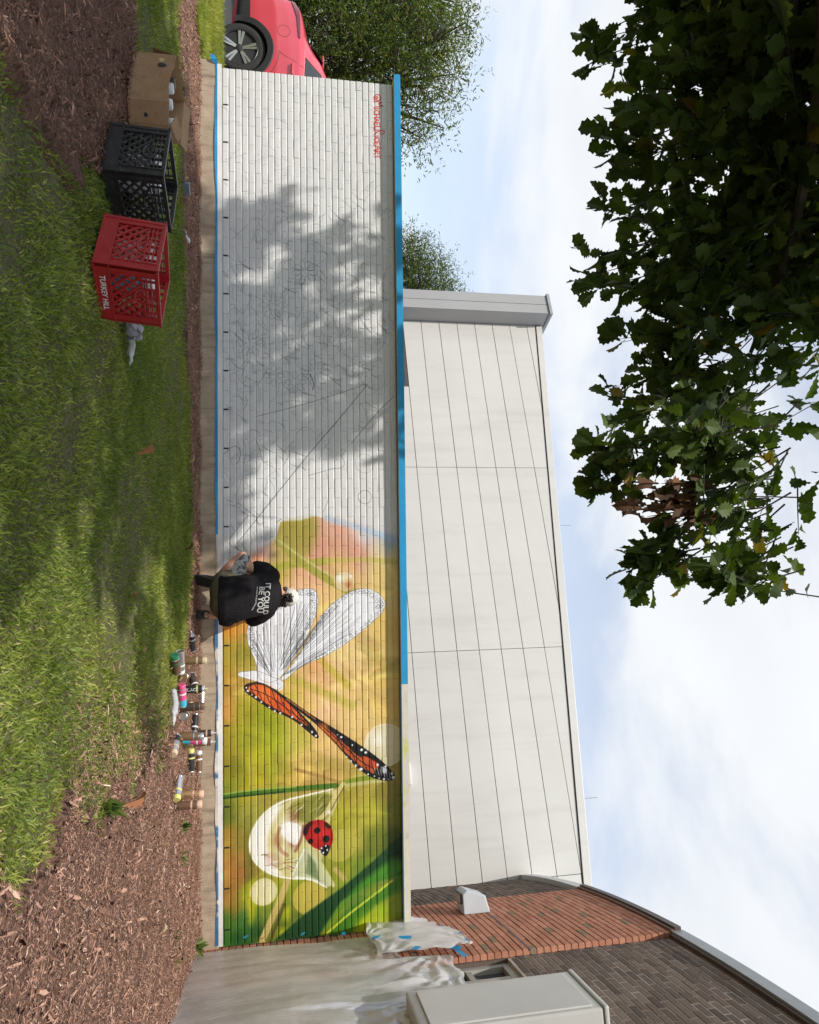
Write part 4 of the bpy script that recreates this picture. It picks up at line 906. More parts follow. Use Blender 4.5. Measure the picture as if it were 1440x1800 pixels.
for (tx_, ty_, dep) in TIPS:
    if ty_ > 780: dep = 3.4
    for r_ in range(2):
        e = at_depth(tx_+random.uniform(0, 10), ty_+random.uniform(-10, 10), dep+random.uniform(-.1, .1)); s0 = at_depth(tx_+random.uniform(70, 150), ty_+random.uniform(-70, 30), dep+random.uniform(-.2, .3))
        spray(s0, e, random.randint(7, 10) if ty_ < 780 else random.randint(11, 15), .05, .033*dep, tip=True)
# body of the hanging boughs within view
k = 0
while k < 820:
    ty_ = random.uniform(-120, 1060); b0 = np.interp(ty_, OUTL[:, 0], OUTL[:, 1]); tx_ = b0+22+random.random()**.8*420
    if tx_ > 1560: continue
    dp = random.uniform(3.9, 5.6) if ty_ < 760 else random.uniform(3.0, 3.7)
    e = at_depth(tx_, ty_, dp)
    if lit_conflict(e) and (ty_ < 700 or tx_ > 1300) and random.random() > .05: k += .2; continue
    s0 = e+np.array([random.uniform(-.35, .1), random.uniform(-.2, .25), random.uniform(.12, .4)])
    spray(s0, e, random.randint(6, 9), .05, .034*dp); k += 1
# unseen rest of the crown over the camera, placed for the shade it casts
k = 0
while k < 520:
    u = RNG.normal(0, 1, 3); u /= np.linalg.norm(u); e = np.array([2.7, -6.5, 4.9])+u*np.array([2.4, 2.1, 1.5])*random.uniform(.3, 1.)**.5
    tx_, ty_, z_ = project(e)
    if (z_ > .2 and tx_ < 1420 and -100 < ty_ < 1900) or lit_conflict(e): continue
    spray(e+np.array([0, 0, .25])+RNG.normal(0, .15, 3), e, 9, .05, .19); k += 1
k = 0
while k < 740:
    u = RNG.normal(0, 1, 3); u /= np.linalg.norm(u); e = np.array([1.75, -4.5, 5.1])+u*np.array([2.75, 2.75, 2.0])*random.uniform(.45, 1.)**.6
    if below(e[None], 60)[0] or e[2] < 2.9 or (lit_conflict(e) and random.random() > .03): continue
    tx_, ty_, z_ = project(e)
    if z_ > .3 and tx_ < 1300 and -100 < ty_ < 1900: continue
    spray(e+np.array([0, 0, .25])+RNG.normal(0, .15, 3), e, 9, .05, .19); k += 1
P_, D_, S_ = np.array(pts), np.array(dirs), np.array(sizes)
ok = ~below(P_, -34) | np.array(keep) ; P_, D_, S_ = P_[ok], D_[ok], S_[ok]
N_ = RNG.normal(0, .45, P_.shape)+np.array([0, 0, 1.])
Rm = orient(D_, N_)
d = P_-CAMPOS; zz = d @ CF; txs = 720.5+FPX*(d @ CU)/np.maximum(zz, .05); tys = 900+FPX*(d @ CR)/np.maximum(zz, .05)
inner = (zz > .3) & (txs < 1283) & (tys > 56) & (tys < 1060)
rank = np.where(inner, txs-np.interp(tys, OUTL[:, 0], OUTL[:, 1]), 1e6); order = np.argsort(rank); own_idx = order[:250]
leaf_me = mesh_from('leaf', LV, [tuple(int(i) for i in f) for f in LF], OAK); leaf_y = mesh_from('leaf', LV, [tuple(int(i) for i in f) for f in LF], OAKY); leaf_d = mesh_from('leaf', LV*np.array([.62, 1, 2.2]), [tuple(int(i) for i in f) for f in LF], DEAD)
YSPOT = [(1072, 165, 26), (1012, 490, 16), (1200, 1030, 26), (1060, 560, 8)]
for i in own_idx:
    me_ = leaf_me
    if any(math.hypot(txs[i]-a, tys[i]-b) < r_ for a, b, r_ in YSPOT): me_ = leaf_y
    o = bpy.data.objects.new('leaf', me_); mt = Matrix([[*Rm[i][0]], [*Rm[i][1]], [*Rm[i][2]]]).to_4x4(); mt = Matrix.Translation(Vector(P_[i])-TB) @ mt @ Matrix.Scale(float(S_[i]), 4); o.matrix_basis = mt; link(o, tree)
mask = np.ones(len(P_), bool); mask[own_idx] = False
V, F = scatter(P_[mask], Rm[mask], S_[mask], LV, LF); o = obj('crown', big_mesh('crown', V, F, OAK)); tag(o, kind='stuff'); tpart(o)
# the withered spray
pts, dirs, sizes, keep = [], [], [], []
for (tx_, ty_) in ((1140, 908), (1142, 890), (1150, 895), (1165, 850), (1172, 862), (1190, 880), (1205, 870), (1215, 905), (1230, 890), (1250, 905), (1262, 880)):
    e = at_depth(tx_, ty_, 3.2); s0 = at_depth(tx_+90, ty_-8+random.uniform(-10, 10), 3.3); spray(s0, e, 5, .02, .12, spread=.4)
P_, D_, S_ = np.array(pts), np.array(dirs), np.array(sizes); Rm = orient(D_, RNG.normal(0, 1, P_.shape))
for i in range(min(50, len(P_))):
    o = bpy.data.objects.new('leaf', leaf_d); mt = Matrix([[*Rm[i][0]], [*Rm[i][1]], [*Rm[i][2]]]).to_4x4(); o.matrix_basis = Matrix.Translation(Vector(P_[i])-TB) @ mt @ Matrix.Scale(float(S_[i]), 4); link(o, tree)
tpart(twigs.obj('twigs', pmat('dark_twig', (.030, .024, .016), .9, .3, 20, .2), fix=False))

# trees beyond the wall
FV = np.array([(0, 0, 0), (.13, .35, .05), (0, 1, 0), (-.13, .35, .05)], float); FF = np.array([(0, 1, 2, 3)])
def far_tree(name, base, trunk_h, clumps, label, nleaf, lsize, tr=.22, lean=(0, 0)):
    t = empty(name, base, label=label, cat='tree', group='trees beyond the mural wall'); B = np.array(base, float)
    m = MB(); top = B+np.array([lean[0], lean[1], trunk_h]); m.tube([Vector(B-np.array([0, 0, .2])), Vector(B*.6+top*.4), Vector(top)], [tr, tr*.75, tr*.3], 10); o = m.obj('trunk', BARK, smooth=True); tpart(o, t)
    m = MB(); PP, DD = [], []
    tot = sum(c[3]*c[4]*c[5] for c in clumps)
    for c in clumps:
        ce = B+np.array(c[:3]); s0 = B+np.array([lean[0]*.5, lean[1]*.5, trunk_h*.45+.1*c[2]]); mid = (s0+ce)/2+np.array([0, 0, .2]); m.tube([Vector(s0), Vector(mid), Vector(ce)], [tr*.38, tr*.2, tr*.05], 6)
        n = int(nleaf*c[3]*c[4]*c[5]/tot); u = RNG.normal(0, 1, (n//6+1, 3)); u /= np.linalg.norm(u, axis=1, keepdims=True); ctr = ce+u*np.array(c[3:6])*(RNG.random((len(u), 1))**.33)
        for q in ctr[::3]: m.tube([Vector(ce*.5+q*.5), Vector(q)], [.012, .004], 4, cap=False)
        for q in ctr:
            ax = q-ce+RNG.normal(0, .3, 3); ax /= np.linalg.norm(ax)+1e-6
            kk = RNG.random((6, 1))*lsize*4.5; PP.append(q+ax*kk+RNG.normal(0, lsize*.4, (6, 3))); DD.append(ax*.7+RNG.normal(0, .6, (6, 3))+np.array([0, 0, -.2]))
    tpart(m.obj('limbs', BARK, fix=False), t)
    PP, DD = np.vstack(PP), np.vstack(DD); V, F = scatter(PP, orient(DD, RNG.normal(0, 1, PP.shape)), lsize*(.7+.6*RNG.random(len(PP))), FV, FF); o = obj('crown', big_mesh('crown', V, F, FINE)); tag(o, kind='stuff'); tpart(o, t); return t
def rel(base, tx_, ty_, dep, r): p = at_depth(tx_, ty_, dep)-np.array(base); return (*p, r, r*random.uniform(.85, 1.1), r*random.uniform(.75, .95))
b1 = (-3.9, 6.2, -.05)
cl = [rel(b1, *c) for c in ((600, 70, 13.2, .75), (640, 120, 13.4, .8), (700, 60, 13.5, .9), (690, 140, 13.2, .7), (750, 90, 13.3, .75), (790, 60, 13.4, .55), (735, 190, 13.2, .55), (760, 150, 13.1, .5), (715, 235, 13.1, .42), (745, 245, 13., .36), (800, 130, 13.2, .4), (640, 10, 14, 1.1), (740, -10, 14, 1.1), (560, 20, 14, .9), (580, 100, 14.4, .7), (660, 190, 13.5, .6), (820, 40, 13.2, .35), (620, -80, 14, 1.2), (520, -40, 14.5, 1.0), (700, 285, 13.2, .16), (780, 225, 13.1, .3))]
far_tree('shade_tree', b1, 2.6, cl, 'broad green tree behind the red car', 52000, .085, .20)
b2 = (-1.2, 15.5, -.05)
cl = [rel(b2, *c) for c in ((720, 440, 24, .8), (730, 480, 24.2, 1.0), (770, 470, 24, .7), (790, 500, 24, .6), (740, 520, 24.5, 1.1), (800, 530, 24.3, .6), (690, 470, 24.5, 1.0), (750, 560, 25, 1.0))]
far_tree('shade_tree', b2, 4.2, cl, 'smaller green tree top showing behind the white panel building', 20000, .10, .2)

# ------------------------------------------------------------------ grass and mulch
def grass_mat():
    n = NT('grass_blade'); at = n.n('ShaderNodeAttribute', attribute_name='tone').outputs['Fac']; v = n.coord('World')
    c = n.ramp(at, [(0, (.095, .140, .028)), (.45, (.225, .275, .050)), (.75, (.385, .390, .085)), (.9, (.50, .46, .17)), (1, (.64, .54, .30))])
    patch = n.ramp(n.noise(v, 1.6, 4, .6), [(.35, (.62, .72, .55)), (.65, (1.2, 1.15, 1.1))]); c = n.mix(1., c, patch, 'MULTIPLY')
    n.set(Base_Color=c, Roughness=.5); n.b.inputs['Specular IOR Level'].default_value = .3
    tl = n.n('ShaderNodeBsdfTranslucent'); n.l(n.mix(1., c, (1.4, 1.5, .6), 'MULTIPLY'), tl.inputs[0]); mx = n.n('ShaderNodeMixShader'); mx.inputs[0].default_value = .35
    n.l(n.b.outputs[0], mx.inputs[1]); n.l(tl.outputs[0], mx.inputs[2]); n.l(mx.outputs[0], n.out.inputs[0]); return n.m
GRASS = grass_mat()
def blades(name, X, Y, Z, H, lab, W=.0035, tone=None):
    n = len(X); a = RNG.random(n)*2*PI; ln = RNG.normal(0, 1, (n, 2))*.55+.45*np.stack([np.sin(X*9+Y*4)+np.sin(X*23-Y*17), np.cos(Y*8-X*5)+np.sin(Y*21+X*19)], 1)*.6; wv = np.stack([np.cos(a), np.sin(a), np.zeros(n)], 1)*(W*(.7+.6*RNG.random(n)))[:, None]
    P = np.stack([X, Y, Z], 1); up = np.stack([ln[:, 0], ln[:, 1], np.ones(n)], 1); up /= np.linalg.norm(up, axis=1, keepdims=True)
    mid = P+up*(H*.55)[:, None]; bend = np.stack([ln[:, 0]*1.6, ln[:, 1]*1.6, np.full(n, .55)], 1); bend /= np.linalg.norm(bend, axis=1, keepdims=True); tip = mid+bend*(H*.55)[:, None]
    V = np.stack([P-wv, P+wv, mid+wv*.75, mid-wv*.75, tip], 1).reshape(-1, 3); b = np.arange(n)*5
    F3 = np.concatenate([np.stack([b, b+1, b+2], 1), np.stack([b, b+2, b+3], 1), np.stack([b+3, b+2, b+4], 1)])
    tone = RNG.random(n)*.75+.25*(RNG.random(n) > .9) if tone is None else tone
    o = obj(name, big_mesh(name, V, F3, GRASS, True, np.repeat(tone, 5))); return tag(o, lab, 'grass', kind='stuff')
def pick(n, x0, x1, y0, y1, wt=None):
    x, y = RNG.uniform(x0, x1, n), RNG.uniform(y0, y1, n); m = in_lawn(x, y)
    if wt is not None: m &= RNG.random(n) < wt(x, y)
    return x[m], y[m]
def thin(x, y): return np.clip(.62+.8*(wob(x, y, .9, 1.1))+.5*wob(x, y, 2.7, .4), .14, 1)*np.clip((6.75-x+.25*wob(x, y, 3))/.9, .1, 1)
def view_w(x, y):
    d = np.hypot(x-CAMPOS[0], y-CAMPOS[1]); return np.clip(d*.22, .3, 1)
x1, y1 = pick(400000, -1.6, 6.9, -6.3, -.45, lambda x, y: thin(x, y)*.62)
edge = np.interp(x1, LAWN_EDGE[:, 0], LAWN_EDGE[:, 1])-y1; near = np.clip(1-edge/.55, 0, 1)
yellowed = np.clip((x1-5.2)/.9, 0, 1)*np.clip(.55+.6*wob(x1, y1, 1.9, 2.), 0, 1)  # sunlit right of the lawn: sun put into the blade colour as yellow
tn = np.clip(RNG.random(len(x1))*.55+near*.16+yellowed*.42+.14*wob(x1, y1, 1.3)+.35*(RNG.random(len(x1)) > .95), 0, 1)
blades('lawn_grass', x1, y1, .012*wob(x1, y1)-.008, (.019+.030*RNG.random(len(x1))**1.7)*(1+.7*near), 'uneven green lawn grass with drier patches and sunlit yellow painted on its right, in front of the wall', .0034, tn)
x3, y3 = pick(260000, -.6, 6.9, -5.4, -.45, lambda x, y: np.clip(thin(x, y)*1.5, .3, 1)*.8)
blades('lawn_thatch', x3, y3, .012*wob(x3, y3)-.008, .010+.018*RNG.random(len(x3)), 'short dense undergrowth of the lawn between the longer blades', .0032, np.clip(RNG.beta(1.6, 1.8, len(x3))*.95+.2*np.clip((x3-5.2)/.9, 0, 1)*RNG.random(len(x3)), 0, 1))  # same sunlit yellow painted into the short blades on the right
x2, y2 = RNG.uniform(-4.5, -.08, 60000), RNG.uniform(.02, 1.6, 60000)
x2b, y2b = RNG.uniform(-3.6, -.16, 40000), RNG.uniform(-.95, .02, 40000); mk = (y2b > -.5-.5*np.clip((-.2-x2b)/2.5, 0, 1)+.15*wob(x2b, y2b, 3)); x2, y2 = np.r_[x2, x2b[mk]], np.r_[y2, y2b[mk]]
blades('verge_grass', x2, y2, np.where(y2 > .02, rise(x2, y2), .012), .05+.05*RNG.random(len(x2)), 'bright sunlit grass beside the far end of the mural wall', .004, np.clip(.35+.5*RNG.random(len(x2)), 0, 1))
def chip_mat():
    n = NT('mulch_chip'); r = n.rnd(); at = n.n('ShaderNodeAttribute', attribute_name='tone').outputs['Fac']
    c = n.ramp(at, [(0, (.065, .031, .021)), (.4, (.23, .120, .082)), (.75, (.43, .25, .175)), (.95, (.56, .38, .28)), (1, (.72, .58, .44))])
    n.set(Base_Color=c, Roughness=.9); n.b.inputs['Specular IOR Level'].default_value = .2; return n.m
CHIP = chip_mat()
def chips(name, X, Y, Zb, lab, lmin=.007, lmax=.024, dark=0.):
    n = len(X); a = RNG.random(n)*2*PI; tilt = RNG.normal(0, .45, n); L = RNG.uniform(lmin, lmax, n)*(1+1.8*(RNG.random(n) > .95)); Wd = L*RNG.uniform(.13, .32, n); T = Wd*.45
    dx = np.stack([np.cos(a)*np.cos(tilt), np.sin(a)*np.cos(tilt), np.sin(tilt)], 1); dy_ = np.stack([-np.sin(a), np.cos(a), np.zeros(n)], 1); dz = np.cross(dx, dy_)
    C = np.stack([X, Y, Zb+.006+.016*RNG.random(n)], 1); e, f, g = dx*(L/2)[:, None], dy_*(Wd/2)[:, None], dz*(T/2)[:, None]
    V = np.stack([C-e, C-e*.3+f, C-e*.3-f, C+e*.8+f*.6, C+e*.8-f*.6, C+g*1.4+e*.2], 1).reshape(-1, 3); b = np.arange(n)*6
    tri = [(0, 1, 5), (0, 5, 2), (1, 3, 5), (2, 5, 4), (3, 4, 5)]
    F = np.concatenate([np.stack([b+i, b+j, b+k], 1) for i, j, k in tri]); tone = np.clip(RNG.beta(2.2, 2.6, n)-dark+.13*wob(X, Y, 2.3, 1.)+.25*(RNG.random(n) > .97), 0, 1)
    o = obj(name, big_mesh(name, V, F, CHIP, False, np.repeat(tone, 6))); return tag(o, lab, 'mulch', kind='stuff')
n = 360000; x, y = RNG.uniform(-1, 9.4, n), RNG.uniform(-5.6, -.02, n); mk = ~in_lawn(x, y) & (np.hypot(x-RING_C[0], y-RING_C[1]) > 2.2)
d = np.hypot(x-CAMPOS[0], y-CAMPOS[1]); x, y = x[mk], y[mk]
x_, y_ = x[(x < np.vectorize(BX)(y)-.02)], y[(x < np.vectorize(BX)(y)-.02)]; mk = x_ > -.25; x_, y_ = x_[mk], y_[mk]
xe_ = RNG.uniform(-.2, 6.7, 5000); ye_ = np.interp(xe_, LAWN_EDGE[:, 0], LAWN_EDGE[:, 1])-np.abs(RNG.normal(0, .10, 5000)); x_, y_ = np.r_[x_, xe_], np.r_[y_, ye_]; ye_ = RNG.uniform(-4.6, -1.9, 5000); xe_ = np.interp(ye_, LAWN_RIGHT[:, 0], LAWN_RIGHT[:, 1])-np.abs(RNG.normal(0, .25, 5000)); x_, y_ = np.r_[x_, xe_], np.r_[y_, ye_]
chips('mulch_chips', x_, y_, .010+.016*wob(x_, y_, 3.1), 'reddish brown bark mulch along the foot of the wall and at its end')
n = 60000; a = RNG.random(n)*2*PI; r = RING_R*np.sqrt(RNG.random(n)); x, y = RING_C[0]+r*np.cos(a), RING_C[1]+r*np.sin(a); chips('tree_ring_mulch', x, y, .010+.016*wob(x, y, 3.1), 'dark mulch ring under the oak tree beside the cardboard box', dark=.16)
n = 9000; x, y = RNG.uniform(-3.5, -.2, n), RNG.uniform(-1.3, -.4, n); chips('bed_mulch_chips', x, y, .010+.016*wob(x, y, 3.1), 'bark mulch strip continuing past the far end of the wall')
# ------------------------------------------------------------------ red car parked behind the wall
def carpaint():
    n = NT('red_car_paint'); v = n.coord('Object'); n.set(Base_Color=n.ramp(n.noise(v, 2, 3), [(.3, (.60, .045, .075)), (.7, (.66, .055, .09))]), Roughness=.34, Metallic=.0)
    n.b.inputs['Coat Weight'].default_value = 1.; n.b.inputs['Coat Roughness'].default_value = .05; return n.m
CARP = carpaint(); BLK = pmat('black_plastic', (.018, .018, .019), .6, .1, 20, .15); RUB = pmat('tyre_rubber', (.022, .021, .02), .8, .2, 12, .2); ALLOY = pmat('machined_alloy', (.55, .55, .56), .28, .05, 6, 0, metal=1); ALLOYD = pmat('dark_alloy', (.03, .03, .032), .35, .1)
CGL = glass_mat('car_glass', (.012, .016, .02), .04); LAMPR = pmat('tail_lamp_red', (.16, .01, .012), .15, .1, 6, 0, coat=1)
CY0, CW = 2.02, .915                      # near flank and half width
car = empty('parked_car', (-.35, CY0+CW, -.045), label='red hatchback parked behind the far end of the mural wall', cat='car')
def kpart(o, par=None): o.parent = par or car; o.matrix_parent_inverse = Matrix.Translation((.35, -(CY0+CW), .045)); return o
ST = np.array([  # x, belt z, roof z, half width at belt, half width at roof, floor z
 (-2.56, .70, .74, .70, .60, .34), (-2.52, .90, .97, .78, .62, .26), (-2.44, 1.06, 1.12, .83, .60, .24), (-2.30, 1.13, 1.19, .86, .60, .22), (-2.12, 1.16, 1.22, .875, .60, .20), (-1.98, 1.17, 1.26, .88, .585, .19),
 (-1.86, 1.175, 1.35, .885, .58, .19), (-1.74, 1.18, 1.44, .89, .58, .19), (-1.60, 1.18, 1.50, .89, .58, .19), (-1.40, 1.165, 1.56, .89, .59, .19), (-1.05, 1.13, 1.61, .89, .60, .18), (-.5, 1.09, 1.64, .89, .61, .18), (.0, 1.06, 1.63, .89, .60, .18), (.4, 1.04, 1.50, .885, .58, .18), (.75, 1.03, 1.26, .88, .60, .18), (1.0, 1.02, 1.09, .87, .66, .19), (1.4, .95, 1.02, .85, .66, .2), (1.7, .82, .90, .78, .6, .22), (1.86, .62, .68, .62, .5, .28)])
def car_sec(x):
    zb, zr, wb_, wr, zf = [np.interp(x, ST[:, 0], ST[:, k]) for k in range(1, 6)]
    return [(0, zf), (wb_-.10, zf), (wb_-.02, zf+.10), (wb_+.012, zf+(zb-zf)*.35), (wb_+.025, zf+(zb-zf)*.62), (wb_+.018, zf+(zb-zf)*.80), (wb_+.004, zf+(zb-zf)*.93), (wb_-.02, zb), (wb_*.62+wr*.38-.0, zb*.6+zr*.4), (wr+.06, zb*.16+zr*.84), (wr, zb*.04+zr*.96), (wr*.6, zr+.004), (0, zr+.012)]
def side_y(x, z):
    s = car_sec(x); zs = [p[1] for p in s[1:]]; ws = [p[0] for p in s[1:]]; return CY0+CW-float(np.interp(z, zs, ws))
xsC = np.unique(np.concatenate([np.linspace(-2.56, 1.86, 110), np.linspace(-2.2, -1.15, 60)]))
sub = 5; WC = (-1.68, .305); WCF = (1.0, .305)
V, F, idx = [], [], {}
for i, x in enumerate(xsC):
    s = car_sec(x); q = []
    for a, b in zip(s[:-1], s[1:]):
        for t in range(sub): q.append((a[0]+(b[0]-a[0])*t/sub, a[1]+(b[1]-a[1])*t/sub))
    q.append(s[-1]); full_ = [(-w_, z) for w_, z in q]+[(w_, z) for w_, z in q[::-1]][1:-1]
    for w_, z in full_: V.append((x, CY0+CW+w_, z-.0))
kq = len(V)//len(xsC)
for i in range(len(xsC)-1):
    for j in range(kq):
        f = (i*kq+j, i*kq+(j+1) % kq, (i+1)*kq+(j+1) % kq, (i+1)*kq+j); c = np.mean([V[k] for k in f], 0)
        if abs(c[1]-CY0-CW) > .45 and (math.hypot(c[0]-WC[0], c[2]-WC[1]) < .40 or math.hypot(c[0]-WCF[0], c[2]-WCF[1]) < .40): continue
        F.append(f)
F += [tuple(range(kq)), tuple((len(xsC)-1)*kq+j for j in range(kq-1, -1, -1))]
m = MB(); m.v, m.f = V, F; kpart(m.obj('body', CARP, smooth=True))
def overlay(name, poly, mat, off=.006, par=None, step=.06, both=True):
    """a panel following the flank, outline in (x,z)"""
    bm = bmesh.new(); vs = [bm.verts.new((x, 0, z)) for x, z in poly]; bm.faces.new(vs); bmesh.ops.triangulate(bm, faces=bm.faces)
    for _ in range(5):
        ed = [e for e in bm.edges if e.calc_length() > step]
        if not ed: break
        bmesh.ops.subdivide_edges(bm, edges=ed, cuts=1); bmesh.ops.triangulate(bm, faces=bm.faces)
    for v_ in bm.verts: v_.co.y = side_y(v_.co.x, v_.co.z)-off
    bmesh.ops.recalc_face_normals(bm, faces=bm.faces); me = bpy.data.meshes.new(name); bm.to_mesh(me); bm.free(); me.materials.append(mat); me.polygons.foreach_set('use_smooth', [True]*len(me.polygons)); return kpart(obj(name, me), par)
def seam(name, pts_, r, mat):
    m = MB(); m.tube([Vector((x, side_y(x, z)+.0005, z)) for x, z in pts_], r, 5); return kpart(m.obj(name, mat))
def arc(c, r, a0, a1, n=24): return [(c[0]+r*math.cos(R(a0+(a1-a0)*i/n)), c[1]+r*math.sin(R(a0+(a1-a0)*i/n))) for i in range(n+1)]
for c in (WC, WCF):
    a = arc(c, .465, -8, 188); b = arc(c, .375, -8, 188); mm = MB(); k = len(a)
    for i in range(k):
        ya_ = side_y(a[i][0], max(a[i][1], .32)); yb_ = ya_-.014
        mm.v += [(a[i][0], ya_-.006, a[i][1]), (a[i][0]*.85+b[i][0]*.15, yb_-.006, a[i][1]*.85+b[i][1]*.15), (b[i][0], yb_, b[i][1]), (b[i][0], yb_+.16, b[i][1])]
    for i in range(k-1):
        for j in range(3): mm.f.append((i*4+j, i*4+j+1, i*4+5+j, i*4+4+j))
    kpart(mm.obj('arch_cladding', BLK, smooth=True))
    mm = MB(); pr = arc(c, .372, -5, 185, 20); mm.v = [(x, CY0+.03, z) for x, z in pr]+[(x, CY0+.36, z) for x, z in pr]; kk = len(pr); mm.f = [(i, i+1, kk+i+1, kk+i) for i in range(kk-1)]+[tuple(kk+i for i in range(kk))]; kpart(mm.obj('wheel_well', BLK))
    for side in (0, 1):
        yc = CY0+.035 if not side else CY0+2*CW-.035; sg = -1 if not side else 1
        w_ = kpart(empty('wheel', (0, 0, 0))); rm = Matrix(((1, 0, 0), (0, 0, sg), (0, -sg, 0)))
        if side: rm = Matrix(((1, 0, 0), (0, 0, 1), (0, 1, 0)))
        org = (c[0], yc, c[1]); ax = Matrix(((1, 0, 0), (0, 0, sg), (0, 1, 0)))
        def wp(mb, nm, mt, **kw): o = mb.obj(nm, mt, **kw); o.parent = w_; return o
        wp(MB().lathe([(.245, -.20), (.325, -.19), (.347, -.15), (.35, -.06), (.345, -.015), (.325, .006), (.29, .016), (.252, .008), (.245, -.02)], 48, ax, org), 'tyre', RUB, smooth=True)
        wp(MB().lathe([(.256, -.03), (.256, .004), (.246, .010), (.236, .002), (.232, -.06), (.06, -.075), (.0, -.075)], 40, ax, org), 'rim', ALLOYD, smooth=True)
        for s5 in range(5):
            for dlt in (-.115, .115):
                a_ = R(90+72*s5+11); mm = MB()
                p0 = Vector((math.cos(a_+dlt*1.6)*.045, math.sin(a_+dlt*1.6)*.045, -.012)); p1 = Vector((math.cos(a_+dlt)*.246, math.sin(a_+dlt)*.246, .0))
                t_ = (p1-p0).normalized(); nx_ = Vector((-t_.y, t_.x, 0)); mm.v = [tuple(ax @ q+Vector(org)) for q in (p0-nx_*.011, p0+nx_*.011, p1+nx_*.020, p1-nx_*.020, p0-nx_*.014-Vector((0, 0, .03)), p0+nx_*.014-Vector((0, 0, .03)), p1+nx_*.024-Vector((0, 0, .03)), p1-nx_*.024-Vector((0, 0, .03)))]; mm.f = [(0, 1, 2, 3), (4, 7, 6, 5), (0, 4, 5, 1), (1, 5, 6, 2), (2, 6, 7, 3), (3, 7, 4, 0)]
                wp(mm, 'spoke', ALLOY, bevel=.003)
        wp(MB().lathe([(.05, -.04), (.05, -.006), (.038, .0), (0, .001)], 20, ax, org), 'hub', ALLOYD, smooth=True)
overlay('side_window', [(-1.63, 1.20), (-1.52, 1.40), (-1.30, 1.49), (-1.05, 1.53), (-.62, 1.555), (-.62, 1.145), (-1.2, 1.175)], CGL)
overlay('side_window', [(-.55, 1.557), (.05, 1.545), (.34, 1.42), (.55, 1.20), (.5, 1.10), (-.55, 1.14)], CGL)
seam('window_trim', [(-.62, 1.14), (-1.2, 1.17), (-1.64, 1.195), (-1.53, 1.405), (-1.30, 1.497), (-1.05, 1.538), (-.5, 1.566)], .008, BLK); seam('window_divider', [(-1.20, 1.17), (-1.27, 1.50)], .011, BLK)
rg = MB(); ct = CY0+CW       # sloping rear glass
rg.add([(-2.02, ct-.60, 1.255), (-1.77, ct-.575, 1.435), (-1.77, ct+.575, 1.435), (-2.02, ct+.60, 1.255)], [(0, 1, 2, 3)]); 
for v_i in range(4): rg.v[v_i] = (rg.v[v_i][0]-.012, rg.v[v_i][1], rg.v[v_i][2]+.018)
kpart(rg.obj('rear_window', CGL))
overlay('tail_lamp', [(-2.47, 1.00), (-2.2, 1.075), (-1.90, 1.10), (-1.88, 1.125), (-2.2, 1.125), (-2.42, 1.10)], LAMPR, .012)
overlay('rear_bumper', [(-2.545, .45), (-2.10, .45), (-2.10, .26), (-2.5, .28)], BLK, .012); overlay('sill_cladding', [(-1.22, .42), (.55, .42), (.55, .22), (-1.22, .22)], BLK, .014)
dr = arc(WC, .53, 22, 88, 14); seam('door_seam', dr+[(-1.60, .92), (-1.56, 1.02), (-1.50, 1.12), (-1.49, 1.17)], .0035, BLK); seam('door_seam', [(-.58, .3), (-.58, .9), (-.60, 1.12)], .0035, BLK); seam('door_seam', [(.62, .3), (.62, .9), (.55, 1.08)], .0035, BLK)
seam('fuel_flap', [(-1.96+.085*math.cos(t), .90+.085*math.sin(t)) for t in np.linspace(0, 2*PI, 20)], .0028, BLK)
for hx in (-1.42, -.40):
    h = MB(); y_ = side_y(hx, 1.01); h.tube([(hx-.085, y_+.004, 1.012), (hx-.07, y_-.03, 1.012), (hx+.07, y_-.03, 1.006), (hx+.085, y_+.004, 1.006)], [.012, .015, .015, .012], 8); kpart(h.obj('door_handle', CARP, smooth=True))
h = MB(); h.tube([(-1.45, ct-.56, 1.575), (-1.38, ct-.565, 1.63), (-.6, ct-.575, 1.69), (.1, ct-.565, 1.665), (.2, ct-.56, 1.62)], .014, 8); kpart(h.obj('roof_rail', ALLOYD, smooth=True))
h = MB(); h.box((-1.83, ct, 1.452), (.16, 1.12, .025)); kpart(h.obj('spoiler', CARP, bevel=.01))
# ------------------------------------------------------------------ painter squatting at the wall, seen from behind
def skinmat():
    n = NT('skin'); v = n.coord('World'); n.set(Base_Color=n.ramp(n.noise(v, 22, 4), [(.3, (.50, .25, .165)), (.7, (.60, .33, .225))]), Roughness=.5); n.b.inputs['Subsurface Weight'].default_value = .12; n.b.inputs['Subsurface Radius'].default_value = (.02, .008, .004)
    n.bump(n.noise(v, 160, 3), .12, .002); return n.m
def cloth(name, stops, scale, rough=.9, fold=.5):
    n = NT(name); v = n.coord('World'); n.set(Base_Color=n.ramp(n.noise(v, scale, 5, .6, .6), stops), Roughness=rough); n.b.inputs['Specular IOR Level'].default_value = .12
    h = n.mix(.25, n.noise(v, 11, 4, .55, 1.8, (1.2, 1, .6)), n.noise(v, 420, 2)); n.bump(h, fold, .05); return n.m
SKIN = skinmat(); TEE = cloth('black_cotton', [(.3, (.0105, .0095, .0105)), (.7, (.019, .017, .019))], 9); SHORT = cloth('olive_shorts', [(.3, (.11, .092, .056)), (.7, (.165, .14, .088))], 8); CAMO = cloth('grey_pattern_shorts', [(.36, (.05, .05, .05)), (.46, (.16, .155, .15)), (.56, (.42, .41, .39)), (.7, (.30, .29, .27))], 16)
